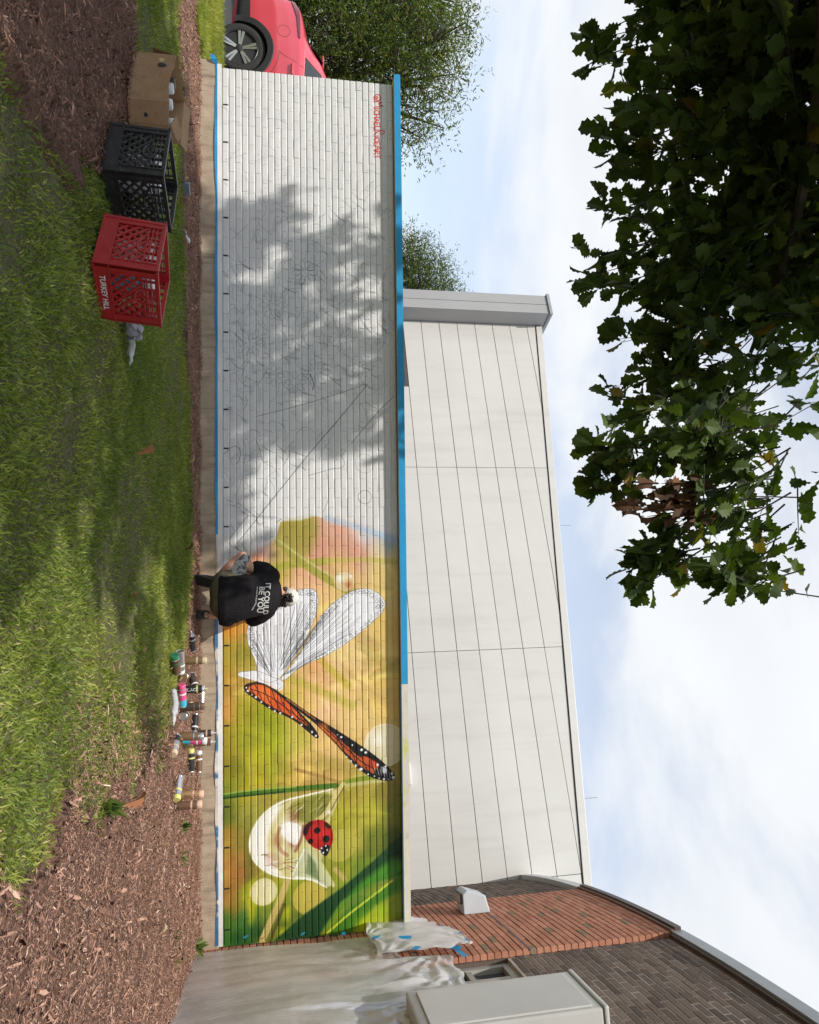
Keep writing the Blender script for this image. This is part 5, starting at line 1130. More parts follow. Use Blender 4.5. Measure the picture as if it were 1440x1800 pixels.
SHOE = pmat('black_shoe', (.014, .014, .015), .55, .2, 30, .3, 120); SOLE = pmat('shoe_sole', (.03, .03, .03), .7); HAIR = pmat('dark_curly_hair', (.018, .011, .008), .55, .3, 60, .6, 120); CAPM = cloth('off_white_cap', [(.3, (.62, .58, .52)), (.7, (.74, .71, .65))], 20)
man = empty('person', (5.52, -.55, 0), label='person in black T-shirt, shorts and white cap squatting at the mural with back turned', cat='person')
def mpart(o): o.parent = man; o.matrix_parent_inverse = Matrix.Translation((-5.52, .55, 0)); return o
def limb(m, pts_, rad, n=14):
    P = [Vector(p) for p in pts_]; Q, Rr_ = [], []
    for i in range(len(P)-1):
        for t in np.linspace(0, 1, 5)[:-1]: Q.append(P[i].lerp(P[i+1], t)); Rr_.append(rad[i]*(1-t)+rad[i+1]*t)
    Q.append(P[-1]); Rr_.append(rad[-1]); m.tube(Q, Rr_, n)
    for p, r in zip(P, rad): ball(m, p, (r, r, r))
def ball(m, c, r, rot=None, nu=16, nv=10):
    V, F = [], []
    for j in range(nv+1):
        t = PI*j/nv
        for i in range(nu):
            a = 2*PI*i/nu; p = Vector((r[0]*math.sin(t)*math.cos(a), r[1]*math.sin(t)*math.sin(a), r[2]*math.cos(t)))
            V.append((rot @ p if rot else p)+Vector(c))
    for j in range(nv):
        for i in range(nu): F.append((j*nu+i, (j+1)*nu+i, (j+1)*nu+(i+1) % nu, j*nu+(i+1) % nu))
    m.add(V, F)
AL, KL, HL = (5.385, -.60, .225), (5.180, -.44, .455), (5.40, -.66, .30)
AR, KR, HR = (5.725, -.46, .115), (5.74, -.24, .47), (5.66, -.66, .30)
body = MB()
for A_, K_, H_ in ((AL, KL, HL), (AR, KR, HR)):
    mid = tuple(A_[i]*.45+K_[i]*.55 for i in range(3)); mid = (mid[0], mid[1]-.02, mid[2]); limb(body, [A_, mid, K_], [.038, .058, .055]); limb(body, [K_, H_], [.056, .080]); limb(body, [(A_[0], A_[1]-.015, A_[2]), (A_[0], A_[1]+.06, A_[2]-.05)], [.036, .035])
for s_ in range(2): pass
limb(body, [(5.53, -.68, .32), (5.52, -.66, .48), (5.51, -.54, .66), (5.53, -.45, .75)], [.15, .14, .15, .10])
SL, EL_, HLn = (5.325, -.52, .70), (5.268, -.51, .475), (5.37, -.20, .52)
SR, ER, HRn = (5.72, -.50, .655), (5.80, -.30, .52), (5.76, -.10, .66)
for S__, E__, H__ in ((SL, EL_, HLn), (SR, ER, HRn)):
    limb(body, [S__, E__], [.062, .056]); fm = tuple(E__[i]*.6+H__[i]*.4 for i in range(3)); limb(body, [E__, fm, H__], [.046, .043, .027])
    hd = Vector(H__)-Vector(E__); hd.normalize(); sd = hd.cross(Vector((0, 0, 1))).normalized(); up_ = sd.cross(hd); pc = Vector(H__)+hd*.05
    ball(body, pc, (.040, .046, .020), Matrix((sd, hd, up_)).transposed())
    for k, (o_, L_) in enumerate(((-.03, .062), (-.01, .075), (.01, .072), (.03, .056))):
        a_ = pc+hd*.035+sd*o_; b_ = a_+hd*L_*.55-up_*.012; c_ = b_+hd*L_*.25-up_*.035; limb(body, [a_, b_, c_], [.0105, .0095, .008], 8)
    a_ = pc-hd*.015-sd*.035; limb(body, [a_, a_-sd*.025+hd*.03-up_*.012, a_-sd*.02+hd*.06-up_*.025], [.012, .011, .009], 8)
HC = Vector((5.585, -.36, .875)); hdir = Vector((.10, .72, .42)).normalized()
limb(body, [(5.53, -.47, .74), (5.555, -.42, .80), HC], [.066, .060, .06]); hr = Vector((0, 1, .25)).to_track_quat('Y', 'Z').to_matrix(); ball(body, HC, (.074, .096, .104), hr); ball(body, HC+Vector((.0, .045, -.045)), (.055, .06, .06))
ball(body, HC+Vector((0, .105, -.02)), (.014, .02, .022))
for sx in (-1, 1): ball(body, HC+Vector((sx*.076, -.005, -.012)), (.010, .018, .028)); ball(body, HC+Vector((sx*.03, .088, .01)), (.013, .01, .01))
ball(body, HC+Vector((0, .09, -.06)), (.026, .014, .01))
mpart(fuse('body', body, SKIN, .0085, 5))
# T-shirt
tee = MB()
def ring_loft(m, secs, n=28):
    V, F = [], []
    for (c, rx, ry, tilt) in secs:
        rt = Matrix.Rotation(tilt, 3, 'X')
        for i in range(n):
            a = 2*PI*i/n; p = rt @ Vector((rx*math.copysign(abs(math.cos(a))**.82, math.cos(a)), ry*math.copysign(abs(math.sin(a))**.82, math.sin(a)), 0)); V.append(p+Vector(c))
    k = len(secs)
    for j in range(k-1):
        for i in range(n): F.append((j*n+i, j*n+(i+1) % n, (j+1)*n+(i+1) % n, (j+1)*n+i))
    F += [tuple(range(n-1, -1, -1)), tuple((k-1)*n+i for i in range(n))]; m.add(V, F)
ring_loft(tee, [((5.578, -.70, .255), .222, .185, -.05), ((5.583, -.705, .31), .234, .20, -.08), ((5.568, -.695, .40), .222, .195, -.2), ((5.548, -.67, .50), .208, .185, -.35), ((5.534, -.62, .60), .204, .17, -.5), ((5.526, -.56, .68), .204, .15, -.65), ((5.528, -.51, .74), .19, .12, -.75), ((5.535, -.47, .775), .12, .085, -.8), ((5.54, -.455, .79), .075, .065, -.8)])
limb(tee, [(5.37, -.52, .725), (5.315, -.51, .67), (5.294, -.50, .60)], [.095, .088, .080]); limb(tee, [(5.69, -.50, .69), (5.745, -.46, .63), (5.785, -.38, .56)], [.09, .085, .08])
ball(tee, (5.78, -.68, .335), (.045, .08, .06)); ball(tee, (5.70, -.70, .30), (.09, .13, .06))
for i in range(16):      # folds gathering towards the waist and the sleeve
    a = random.uniform(-.9, .9); x0 = 5.55+.22*math.sin(a*1.3); y0 = -.70-.165*math.cos(a)
    limb(tee, [(x0, y0+.02, .27+random.uniform(0, .06)), (x0+random.uniform(-.03, .03), y0+.012, .36), (x0+random.uniform(-.07, .07), y0+.028, .44)], [.016, .012, .006], 6)
for i in range(5): limb(tee, [(5.34+.03*i, -.66-.012*i, .50+.03*i), (5.40+.03*i, -.735, .44+.03*i)], [.012, .007], 6)
shirt = mpart(fuse('t_shirt', tee, TEE, .0095, 4)); 
# shorts
sh_ = MB(); ball(sh_, (5.485, -.70, .285), (.135, .165, .115)); ball(sh_, (5.605, -.70, .285), (.135, .165, .115)); limb(sh_, [HR, tuple(HR[i]*.35+KR[i]*.65 for i in range(3))], [.105, .098]); limb(sh_, [HL, (5.38, -.61, .355)], [.105, .098])
mpart(fuse('shorts', sh_, SHORT, .010, 8))
sl_ = MB(); limb(sl_, [(5.37, -.60, .385), (5.275, -.53, .435), (KL[0]+.03, KL[1]-.02, KL[2]+.022)], [.098, .082, .066]); mpart(fuse('shorts_leg', sl_, CAMO, .010, 6))
# shoes
for (A_, yaw_, pit_, nm) in ((AL, .30, -.85, 'shoe'), (AR, -.12, 0., 'shoe')):
    g = MB(); rt = Matrix.Rotation(yaw_, 3, 'Z') @ Matrix.Rotation(pit_, 3, 'X'); q = lambda x, y, z: tuple(rt @ Vector((x*1.08, (y+.02)*1.05, (z-.103)*1.05))+Vector((A_[0], A_[1], A_[2]+.0)))
    limb(g, [q(0, -.055, .045), q(0, .02, .05), q(.005, .11, .04), q(.01, .175, .028)], [.042, .046, .043, .034]); limb(g, [q(0, -.03, .06), q(0, -.02, .105)], [.046, .044]); mpart(fuse(nm, g, SHOE, .007, 4))
    s_ = MB(); out = [(-.042, -.09), (.042, -.09), (.046, 0), (.052, .10), (.045, .18), (.015, .215), (-.02, .205), (-.042, .15), (-.044, .05)]; s_.prism(out, .0, .026, lambda a, b, h: q(a, b, h)); mpart(s_.obj('shoe_sole', SOLE, bevel=.006))
    l_ = MB()
    for k in range(4): l_.tube([q(-.03, .035+.03*k, .092-.012*k), q(0, .04+.03*k, .104-.013*k), q(.03, .035+.03*k, .092-.012*k)], .0035, 5)
    mpart(l_.obj('shoelace', pmat('shoelace', (.25, .25, .25), .8)))
# head wear and hair
c_ = MB(); crot = Vector((0, 1, -.30)).to_track_quat('Y', 'Z').to_matrix(); ball(c_, HC+Vector((.002, .012, .030)), (.094, .112, .092), crot); cap_o = fuse('cap', c_, CAPM, .007, 3); mpart(cap_o)
bmm = bmesh.new(); bmm.from_mesh(cap_o.data); bmesh.ops.delete(bmm, geom=[v for v in bmm.verts if (v.co-HC).dot(Vector((0, -.32, 1)).normalized()) < .012], context='VERTS'); bmm.to_mesh(cap_o.data); bmm.free()
b_ = MB(); br = []
for t in np.linspace(-1, 1, 9): br.append((HC.x+.078*math.sin(t*1.35), HC.y+.06+.115*math.cos(t*1.35)))
V = [(x, y, HC.z+.008-(y-HC.y-.06)*.28) for x, y in br]+[(HC.x+.078*math.sin(t*1.35), HC.y+.03+.04*math.cos(t*1.35), HC.z+.03) for t in np.linspace(-1, 1, 9)]
b_.add(V+[(x, y, z-.008) for x, y, z in V], [(i, i+1, 10+i, 9+i) for i in range(8)]+[(18+i, 27+i, 28+i, 19+i) for i in range(8)]+[(i, 18+i, 19+i, i+1) for i in range(8)]); mpart(b_.obj('cap_brim', CAPM))
h_ = MB()
for i in range(150):      # curls round the nape and through the cap's back
    if i < 90: a = random.uniform(-1.9, 1.9); c0 = HC+Vector((.083*math.sin(a), -.088*math.cos(a)+.01, random.uniform(-.085, .0)))
    else: c0 = HC+Vector((random.uniform(-.035, .03), -.125+random.uniform(-.02, .02), random.uniform(-.01, .055)))
    r0 = random.uniform(.008, .016); ph = random.uniform(0, 6.28); ax_ = Vector((random.gauss(0, 1), random.gauss(0, 1), random.gauss(0, 1))).normalized(); u_ = ax_.orthogonal().normalized(); w_ = ax_.cross(u_)
    h_.tube([c0+u_*math.cos(ph+t)*r0+w_*math.sin(ph+t)*r0+ax_*(t*.003) for t in np.linspace(0, 6.5, 9)], .0045, 5)
ball(h_, HC+Vector((0, -.02, -.03)), (.078, .078, .062)); mpart(h_.obj('hair', HAIR, smooth=True, fix=False))
# print on the back of the shirt
TXT = pmat('shirt_print', (.42, .41, .38), .8, .1, 30, .1)
def text_mesh(body_, size, bold=.0, align='LEFT'):
    cu = bpy.data.curves.new('t', 'FONT'); cu.body = body_; cu.size = size; cu.offset = bold; cu.align_x = align; cu.resolution_u = 3
    to = bpy.data.objects.new('t', cu); COL.objects.link(to); dg = bpy.context.evaluated_depsgraph_get(); dg.update(); me = bpy.data.meshes.new_from_object(to.evaluated_get(dg)); bpy.data.objects.remove(to); return me
dg = bpy.context.evaluated_depsgraph_get(); dg.update(); sb = bmesh.new(); sb.from_mesh(shirt.data); tree_b = BVHTree.FromBMesh(sb)
def shirt_text(name, body_, size, ux, uz, rot, bold):
    me = text_mesh(body_, size, bold); bm = bmesh.new(); bm.from_mesh(me)
    for _ in range(2):
        ed = [e for e in bm.edges if e.calc_length() > .012]
        if ed: bmesh.ops.subdivide_edges(bm, edges=ed, cuts=1); bmesh.ops.triangulate(bm, faces=bm.faces)
    for v_ in bm.verts:
        x = ux+v_.co.x*math.cos(rot)-v_.co.y*math.sin(rot); z = uz+v_.co.x*math.sin(rot)+v_.co.y*math.cos(rot); hit = tree_b.ray_cast(Vector((x, -2, z)), Vector((0, 1, 0)), 3)
        v_.co = (x, (hit[0].y if hit[0] else -.5)-.0022, z)
    bm.to_mesh(me); bm.free(); me.materials.clear(); me.materials.append(TXT); o = obj(name, me); o.parent = shirt
shirt_text('print', 'IT COULD', .066, 5.418, .688, -.10, .0012); shirt_text('print', 'BE YOU', .072, 5.447, .631, -.10, .0012); 
m = MB()
for i in range(15):        # a line of small print, too fine to read
    u = i*.0145; x, z = 5.455+u, .604-.10*u-(.5*max(0, u-.15))
    hit = tree_b.ray_cast(Vector((x, -2, z)), Vector((0, 1, 0)), 3)
    if hit[0]: m.box((x, hit[0].y-.002, z+.008), (.009, .001, random.uniform(.010, .015)))
o = m.obj('small_print', TXT); o.parent = shirt
# ------------------------------------------------------------------ spray cans
def tin(name, col, rough=.35, metal=0.): return pmat(name, col, rough, .08, 20, .05, 80, metal=metal)
TIN = {k: tin('can_'+k, c, r_, m_) for k, (c, r_, m_) in dict(black=((.018, .018, .02), .3, 0), brown=((.14, .075, .04), .4, 0), gold=((.40, .24, .11), .38, .3), bronze=((.19, .115, .05), .4, .2), silver=((.62, .62, .64), .25, .9), dark=((.05, .036, .028), .4, 0), white=((.72, .72, .70), .4, 0), pink=((.62, .08, .20), .4, 0), cyan=((.05, .40, .55), .4, 0), yellow=((.62, .60, .16), .5, 0), green=((.02, .22, .10), .4, 0), beige=((.55, .42, .26), .5, 0), peach=((.72, .42, .30), .5, 0), clear=((.55, .62, .60), .15, 0)).items()}
CAN_R, CAN_H = .0325, .158
def spray_can(label, pos, upto=None, body='black', cap='silver', topcap=True, lower=None, tilt=(0, 0), spin=0., text=None, nozzle=None, group='spray cans scattered on the mulch'):
    r = CAN_R
    if upto is None: rot = Matrix.Rotation(tilt[0], 4, 'X') @ Matrix.Rotation(tilt[1], 4, 'Y') @ Matrix.Rotation(spin, 4, 'Z'); loc = Vector((pos[0], pos[1], .012))
    else:
        a, b = Vector((pos[0], pos[1], 0)), Vector((upto[0], upto[1], 0)); d_ = (b-a).normalized(); d_.z = tilt[0]; d_.normalize(); rot = (d_.to_track_quat('Z', 'Y').to_matrix() @ Matrix.Rotation(spin, 3, 'Z')).to_4x4(); c_ = (a+b)/2; loc = c_-d_*.10; loc.z = r+.010+max(0, -d_.z*.1)
    e = empty('spray_can', label=label, cat='spray can', group=group); e.matrix_basis = Matrix.Translation(loc) @ rot
    split = CAN_H*.42 if lower else .006
    MB().lathe([(r*.80, .004), (r*.92, 0), (r*1.03, .002), (r*1.03, .006), (r, .008)], 22).obj('base_rim', TIN['silver'], e, smooth=True)
    MB().lathe([(r*1.004, CAN_H*.72), (r*1.012, CAN_H*.725), (r*1.012, CAN_H*.80), (r*1.004, CAN_H*.805)], 22).obj('label_band', TIN[cap if cap != body else 'white'], e, smooth=True)
    if lower: MB().lathe([(r, .0085), (r, split)], 22).obj('lower_band', TIN[lower], e, smooth=True)
    MB().lathe([(r, max(.0085, split+.0003)), (r, CAN_H-.006), (r*.97, CAN_H)], 22).obj('body', TIN[body], e, smooth=True)
    MB().lathe([(r*.97, CAN_H+.0005), (r*1.02, CAN_H+.002), (r*1.02, CAN_H+.006), (r*.90, CAN_H+.008), (r*.72, CAN_H+.018), (r*.42, CAN_H+.025), (r*.40, CAN_H+.028), (r*.30, CAN_H+.028)], 22).obj('dome', TIN['silver'], e, smooth=True)
    if topcap: MB().lathe([(r*.93, CAN_H+.0085), (r*.95, CAN_H+.012), (r*.90, CAN_H+.036), (r*.80, CAN_H+.040), (r*.3, CAN_H+.040)], 22).obj('cap', TIN[cap], e, smooth=True)
    else: MB().lathe([(r*.22, CAN_H+.0285), (r*.24, CAN_H+.040), (r*.2, CAN_H+.046), (0, CAN_H+.046)], 14).obj('nozzle', TIN[nozzle or cap], e, smooth=True)
    if text:
        me = text_mesh(text[0], text[1], .0004); bm = bmesh.new(); bm.from_mesh(me)
        w_ = max(v.co.x for v in bm.verts)
        for v in bm.verts:
            h, a_ = v.co.x, v.co.y; an = text[3]-a_/r; v.co = ((r+.0006)*math.cos(an), (r+.0006)*math.sin(an), text[2]+h)
        bm.to_mesh(me); bm.free(); me.materials.clear(); me.materials.append(TIN[text[4]]); obj('lettering', me, e)
    return e
SPC = spray_can
SPC('black spray can with silver dome tipped over beside the painter’s shoe'.replace('’', "'"), (5.99, -.90), (5.83, -.98), 'black', 'silver', False, nozzle='white')
SPC('olive brown spray can standing upright nearest the painter', (6.022, -1.33), None, 'bronze', 'beige', tilt=(0, .03))
SPC('bare silver spray can lying in the grass with its base showing', (5.89, -1.70), (6.075, -1.63), 'silver', 'white')
SPC('brown spray can with a green cap lying in the grass', (6.03, -1.86), (5.87, -2.00), 'brown', 'green')
SPC('small brown spray can end behind the white glove', (6.15, -1.30), (6.13, -1.50), 'brown', 'bronze')
SPC('black spray can standing with white lettering and yellow-green nozzle', (6.262, -1.33), None, 'black', 'yellow', False, text=('BLACK', .034, .03, -PI/2+.30, 'white'), nozzle='yellow')
SPC('dark spray can leaning behind the black standing can', (6.21, -1.02), (6.31, -1.12), 'dark', 'dark', tilt=(.35, 0))
SPC('pink, cyan and white spray can lying beside the black standing can', (6.34, -1.54), (6.18, -1.60), 'pink', 'pink', lower='cyan')
SPC('silver spray can lying against the concrete footing with peach cap', (6.646, -.15), (6.477, -.10), 'silver', 'peach', lower='silver')
SPC('dark brown spray can standing in the middle of the cluster', (6.37, -1.52), None, 'dark', 'brown', tilt=(.02, -.04))
SPC('spray can lying with its silver base towards the lawn', (6.44, -1.52), (6.47, -1.33), 'dark', 'silver')
SPC('black spray can with white nozzle lying behind the silver base', (6.63, -.70), (6.77, -.79), 'black', 'white', False, nozzle='white')
SPC('tall gold brown spray can standing with silver collar', (6.585, -1.57), None, 'bronze', 'silver', tilt=(0, .05))
SPC('pink, white and blue spray can standing tilted behind the gold brown can', (6.685, -1.30), None, 'pink', 'white', lower='cyan', tilt=(.04, .08))
SPC('dark spray can standing close to the wall, first of a pair', (6.825, -.56), None, 'dark', 'peach', False, nozzle='peach')
SPC('reddish brown spray can standing close to the wall, second of a pair', (6.895, -.61), None, 'brown', 'peach', False, nozzle='peach')
SPC('black and silver spray can lying in the grass edge with cream cap', (6.50, -1.84), (6.61, -2.08), 'silver', 'beige', lower='black')
SPC('black spray can with a yellow cap lying on open mulch', (7.01, -1.01), (6.86, -1.01), 'black', 'yellow')
SPC('brown spray can with a white cap lying near the footing', (7.198, -.40), (7.053, -.39), 'brown', 'white')
SPC('polished silver spray can lying with a pale green cap', (6.86, -1.72), (6.98, -1.88), 'silver', 'yellow', lower='silver')
SPC('pale gold spray can standing with dark lettering at the end of the row', (7.045, -1.585), None, 'gold', 'peach', text=('GOLD', .030, .05, -PI/2+.25, 'dark'))
SPC('copper brown spray can standing last in the row', (7.085, -1.70), None, 'brown', 'peach')

# ------------------------------------------------------------------ cloth and gloves
RAG = cloth('white_cotton_rag', [(.3, (.60, .60, .60)), (.7, (.76, .76, .75))], 20, .9, .8)
def glove(name, label, a, b, w, h, seed, cat='glove'):
    rr = random.Random(seed); m = MB(); a, b = Vector((*a, 0)), Vector((*b, 0)); ax = (b-a).normalized(); sd = Vector((-ax.y, ax.x, 0)); L = (b-a).length
    limb(m, [a+Vector((0, 0, h)), a+ax*L*.35+sd*.01+Vector((0, 0, h*1.3)), a+ax*L*.6+Vector((0, 0, h))], [w*.55, w*.6, w*.7], 10)
    for k in range(4):
        o_ = sd*(k-1.5)*w*.42; p0 = a+ax*L*.6+o_+Vector((0, 0, h)); limb(m, [p0, p0+ax*L*.22+o_*.25+Vector((0, 0, rr.uniform(-.004, .012))), b+o_*.6-ax*L*rr.uniform(0, .1)+Vector((0, 0, h*.8))], [w*.26, w*.22, w*.17], 8)
    limb(m, [a+ax*L*.45+sd*w*.4+Vector((0, 0, h)), a+ax*L*.6+sd*w*1.1+Vector((0, 0, h))], [w*.28, w*.2], 8)
    o = fuse(name, m, RAG, .006, 3); e_ = tag(o, label, cat); return e_
glove('cotton_glove', 'white cotton glove lying in the grass among the spray cans', (6.15, -1.97), (6.41, -1.95), .042, .035, 3)
glove('cotton_glove', 'paint-stained white glove lying on the lawn beside the red crate', (3.90, -3.55), (4.085, -3.53), .030, .03, 5)
m = MB(); rr = random.Random(9); base = []
for i in range(9): limb(m, [(3.865+rr.uniform(-.04, .04), -3.57+rr.uniform(-.05, .05), .03+rr.uniform(0, .05)), (3.90+rr.uniform(-.03, .05), -3.56+rr.uniform(-.04, .04), .03+rr.uniform(0, .06))], [.028, .02], 8)
tag(fuse('rag', m, cloth('stained_rag', [(.35, (.10, .09, .10)), (.5, (.45, .44, .46)), (.7, (.62, .61, .60))], 30, .9, .8), .007, 2), 'crumpled grey-white rag against the red crate', 'rag')

# ------------------------------------------------------------------ milk crates
def crate_mat(name, col):
    n = NT(name); v = n.coord('World'); c = n.ramp(n.noise(v, 9, 5, .6), [(.3, tuple(x*.88 for x in col)), (.7, col)])
    c = n.mix(n.ramp(n.noise(v, 16, 7, .75), [(.55, (0, 0, 0)), (.75, (.65, .65, .65))]), c, tuple(x*.5+.055 for x in col))      # scuffs and dust
    c = n.mix(n.ramp(n.noise(v, 95, 2, .5), [(.70, (0, 0, 0)), (.73, (.8, .8, .8))]), c, tuple(x*.3+.30 for x in col))             # paint flecks
    n.set(Base_Color=c, Roughness=n.ramp(n.noise(v, 20, 4), [(.3, (.3,)*3), (.7, (.6,)*3)])); n.bump(n.noise(v, 60, 4), .15, .003); return n.m
def milk_crate(label, loc, rz, tilt, mat, S=.335, H=.285, text=None):
    e = empty('milk_crate', loc, label=label, cat='crate', group='plastic milk crates on the lawn'); e.rotation_euler = (tilt[0], tilt[1], rz)
    T = .016
    side = MB()                                     # one lattice side in the xz plane, facing -y
    hw = S/2
    side.span((-hw, -T/2, 0), (hw, T/2, .070)); side.span((-hw, -T/2, H-.018), (hw, T/2, H))
    for s_ in (-1, 1): side.span((s_*hw, -T/2, .0705), (s_*(hw-.042), T/2, H-.0185))
    for z in (H-.036, H-.054, H-.072): side.span((-hw+.043, -T/2, z-.003), (hw-.043, T/2, z+.003))
    for x in np.linspace(-hw+.075, hw-.075, 5): side.span((x-.002, -T/2+.001, H-.0715), (x+.002, T/2-.001, H-.0185))
    for z in (.062, .0): side.span((-hw-.004, -T/2-.004, z), (hw+.004, -T/2, z+.008))
    side.span((-hw-.004, -T/2-.004, H-.010), (hw+.004, -T/2, H))
    for s_ in (-1, 1): side.span((s_*(hw-.042), -T/2-.004, .0705), (s_*(hw-.048), -T/2, H-.011))
    x0, x1, z0, z1 = -hw+.043, hw-.043, .071, H-.075
    for k in np.arange(-.30, .34, .046):             # diagonal bars both ways
        for sgn in (-1, 1):
            pts_ = []
            a = (x0, k+.14) if sgn > 0 else (x0, k+.14)
            zz0 = k+.14; zz1 = zz0+sgn*(x1-x0)
            t0, t1 = 0., 1.
            dz = zz1-zz0
            for lim, sg2 in ((z0, 1), (z1, -1)):
                f0, f1_ = (zz0-lim)*sg2, (zz1-lim)*sg2
                if f0 < 0 and f1_ < 0: t0, t1 = 1, 0
                elif f0 < 0: t0 = max(t0, -f0/(f1_-f0))
                elif f1_ < 0: t1 = min(t1, f0/(f0-f1_))
            if t1-t0 > .03: side.bar((x0+(x1-x0)*t0, sgn*.002, zz0+dz*t0), (x0+(x1-x0)*t1, sgn*.002, zz0+dz*t1), T*.7, .0075, up=(0, 1, 0))
    ring = [(.045*math.cos(t), -.0035, H-.085+.028*math.sin(t)) for t in np.linspace(0, 2*PI, 17)]; side.tube(ring, .0055, 6, cap=False)
    sm = side.mesh('side_panel', mat)
    for k in range(4):
        o = bpy.data.objects.new('side_panel', sm); o.location = (hw*math.sin(PI/2*k) if 0 else 0, 0, 0); o.matrix_basis = Matrix.Rotation(PI/2*k, 4, 'Z') @ Matrix.Translation((0, -hw+T/2+.0012*k, 0)); link(o, e)
    b = MB()
    for k in np.linspace(-hw+.03, hw-.03, 9): b.span((k-.004, -hw+.02, .010), (k+.004, hw-.02, .022)); b.span((-hw+.02, k-.004, .0225), (hw-.02, k+.004, .030))
    b.obj('base_grid', mat, e)
    if text:
        me = text_mesh(text, .034, .0006, 'CENTER'); me.materials.clear(); me.materials.append(TIN['white']); o = obj('lettering', me, e); o.matrix_basis = Matrix.Translation((.0, -hw-.0012, .024)) @ Matrix.Rotation(PI/2, 4, 'X')
    return e
REDC = crate_mat('red_crate_plastic', (.40, .016, .018)); BLKC = crate_mat('black_crate_plastic', (.020, .020, .020))
RZ = R(60.8); rc = Vector((3.751, -4.091, 0))
red = milk_crate('red plastic milk crate holding used cans on the lawn', (rc.x, rc.y, .014), RZ, (R(2.4), R(5.2)), REDC, .338, .277, 'TURKEY HILL')
RB = R(66); bc = Vector((3.215, -3.905, 0))
black = milk_crate('worn black plastic milk crate beside the red crate', (bc.x, bc.y, .012), RB, (R(2), R(1.2)), BLKC, .339, .284)
def fill_can(c, dx_, dy_, z, body, cap, lab, up=True, ang=0.):
    e = spray_can(lab, (c.x+dx_, c.y+dy_), None, body, cap, group='spray cans in the crates and box')
    if up: e.location.z = z
    else: e.matrix_basis = Matrix.Translation((c.x+dx_, c.y+dy_, z)) @ Matrix.Rotation(ang, 4, 'Z') @ Matrix.Rotation(R(82), 4, 'X')
for k, (a, b, bd, cp_, lab) in enumerate(((-.09, -.02, 'white', 'white', 'white spray can in the red crate, by its far corner'), (.0, -.10, 'silver', 'white', 'silver spray can at the near corner inside the red crate'), (.08, -.02, 'cyan', 'white', 'blue spray can inside the red crate'), (-.02, .0, 'white', 'pink', 'white spray can with pink cap in the middle of the red crate'), (.02, .09, 'silver', 'silver', 'silver spray can at the back inside the red crate'), (-.06, .07, 'pink', 'white', 'pink spray can at the back inside the red crate'))):
    fill_can(rc, a, b, .05, bd, cp_, lab)
for k, (a, b, bd, cp_, lab) in enumerate(((-.06, -.06, 'silver', 'silver', 'silver spray can at the near corner inside the black crate'), (.06, -.03, 'white', 'silver', 'white spray can inside the black crate'), (.0, .07, 'dark', 'silver', 'dark spray can at the back inside the black crate'), (-.09, .03, 'bronze', 'silver', 'bronze spray can by the far side inside the black crate'))):
    fill_can(bc, a, b, .045, bd, cp_, lab)
# ------------------------------------------------------------------ cardboard box
def card_mat():
    n = NT('corrugated_cardboard'); v = n.coord('Object'); c = n.ramp(n.noise(v, 14, 5), [(.3, (.30, .175, .085)), (.7, (.38, .23, .12))])
    c = n.mix(n.ramp(n.noise(v, 60, 3, .5, 0, (.1, 1, 1)), [(.55, (0, 0, 0)), (.7, (.5, .5, .5))]), c, (.22, .125, .06)); n.set(Base_Color=c, Roughness=.85); n.bump(n.noise(v, 40, 3, .5, 0, (2.5, 2.5, .1)), .2, .004); return n.m
CARD = card_mat(); DARKSPOT = pmat('dark_spot', (.02, .012, .012), .6); YEL = pmat('yellow_paint_blot', (.50, .42, .16), .6)
box = empty('cardboard_box', (2.45, -3.38, .01), label='bulging open cardboard box at the edge of the dark mulch', cat='box')
PL = [(2.215, -3.385), (2.335, -3.435), (2.345, -3.452), (2.475, -3.505), (2.60, -3.55), (2.70, -3.50), (2.66, -3.24), (2.30, -3.08)]
Hs = [.235, .228, .222, .212, .222, .21, .235, .24]; cc_ = Vector((2.45, -3.38, .01))
for i in range(len(PL)):
    a, b = PL[i], PL[(i+1) % len(PL)]; ha, hb = Hs[i], Hs[(i+1) % len(PL)]; nrm = Vector((b[1]-a[1], -(b[0]-a[0]), 0)).normalized()*.004; m = MB()
    q = [Vector((*a, 0)), Vector((*b, 0)), Vector((b[0], b[1], hb)), Vector((a[0], a[1], ha))]; q = [v-Vector((cc_.x, cc_.y, 0)) for v in q]
    m.add([v+nrm*.5 for v in q]+[v-nrm*.5 for v in q], [(0, 1, 2, 3), (7, 6, 5, 4), (0, 4, 5, 1), (1, 5, 6, 2), (2, 6, 7, 3), (3, 7, 4, 0)]); m.obj('side', CARD, box)
m = MB(); m.prism([(x-cc_.x, y-cc_.y) for x, y in PL], .002, .006); m.obj('bottom', CARD, box)
for (a, b, h, out) in (((2.70, -3.50), (2.66, -3.24), .22, (-.06, .0, .03)), ((2.66, -3.24), (2.30, -3.08), .237, (.02, .05, .03)), ((2.30, -3.08), (2.215, -3.385), .238, (-.05, .02, -.14))):
    m = MB(); A, B_, O = Vector((a[0]-cc_.x, a[1]-cc_.y, h)), Vector((b[0]-cc_.x, b[1]-cc_.y, h)), Vector(out); m.add([A, B_, B_+O, A+O, A+Vector((0, 0, .004)), B_+Vector((0, 0, .004)), B_+O+Vector((0, 0, .004)), A+O+Vector((0, 0, .004))], [(0, 1, 2, 3), (7, 6, 5, 4), (0, 4, 5, 1), (1, 5, 6, 2), (2, 6, 7, 3), (3, 7, 4, 0)]); m.obj('flap', CARD, box)
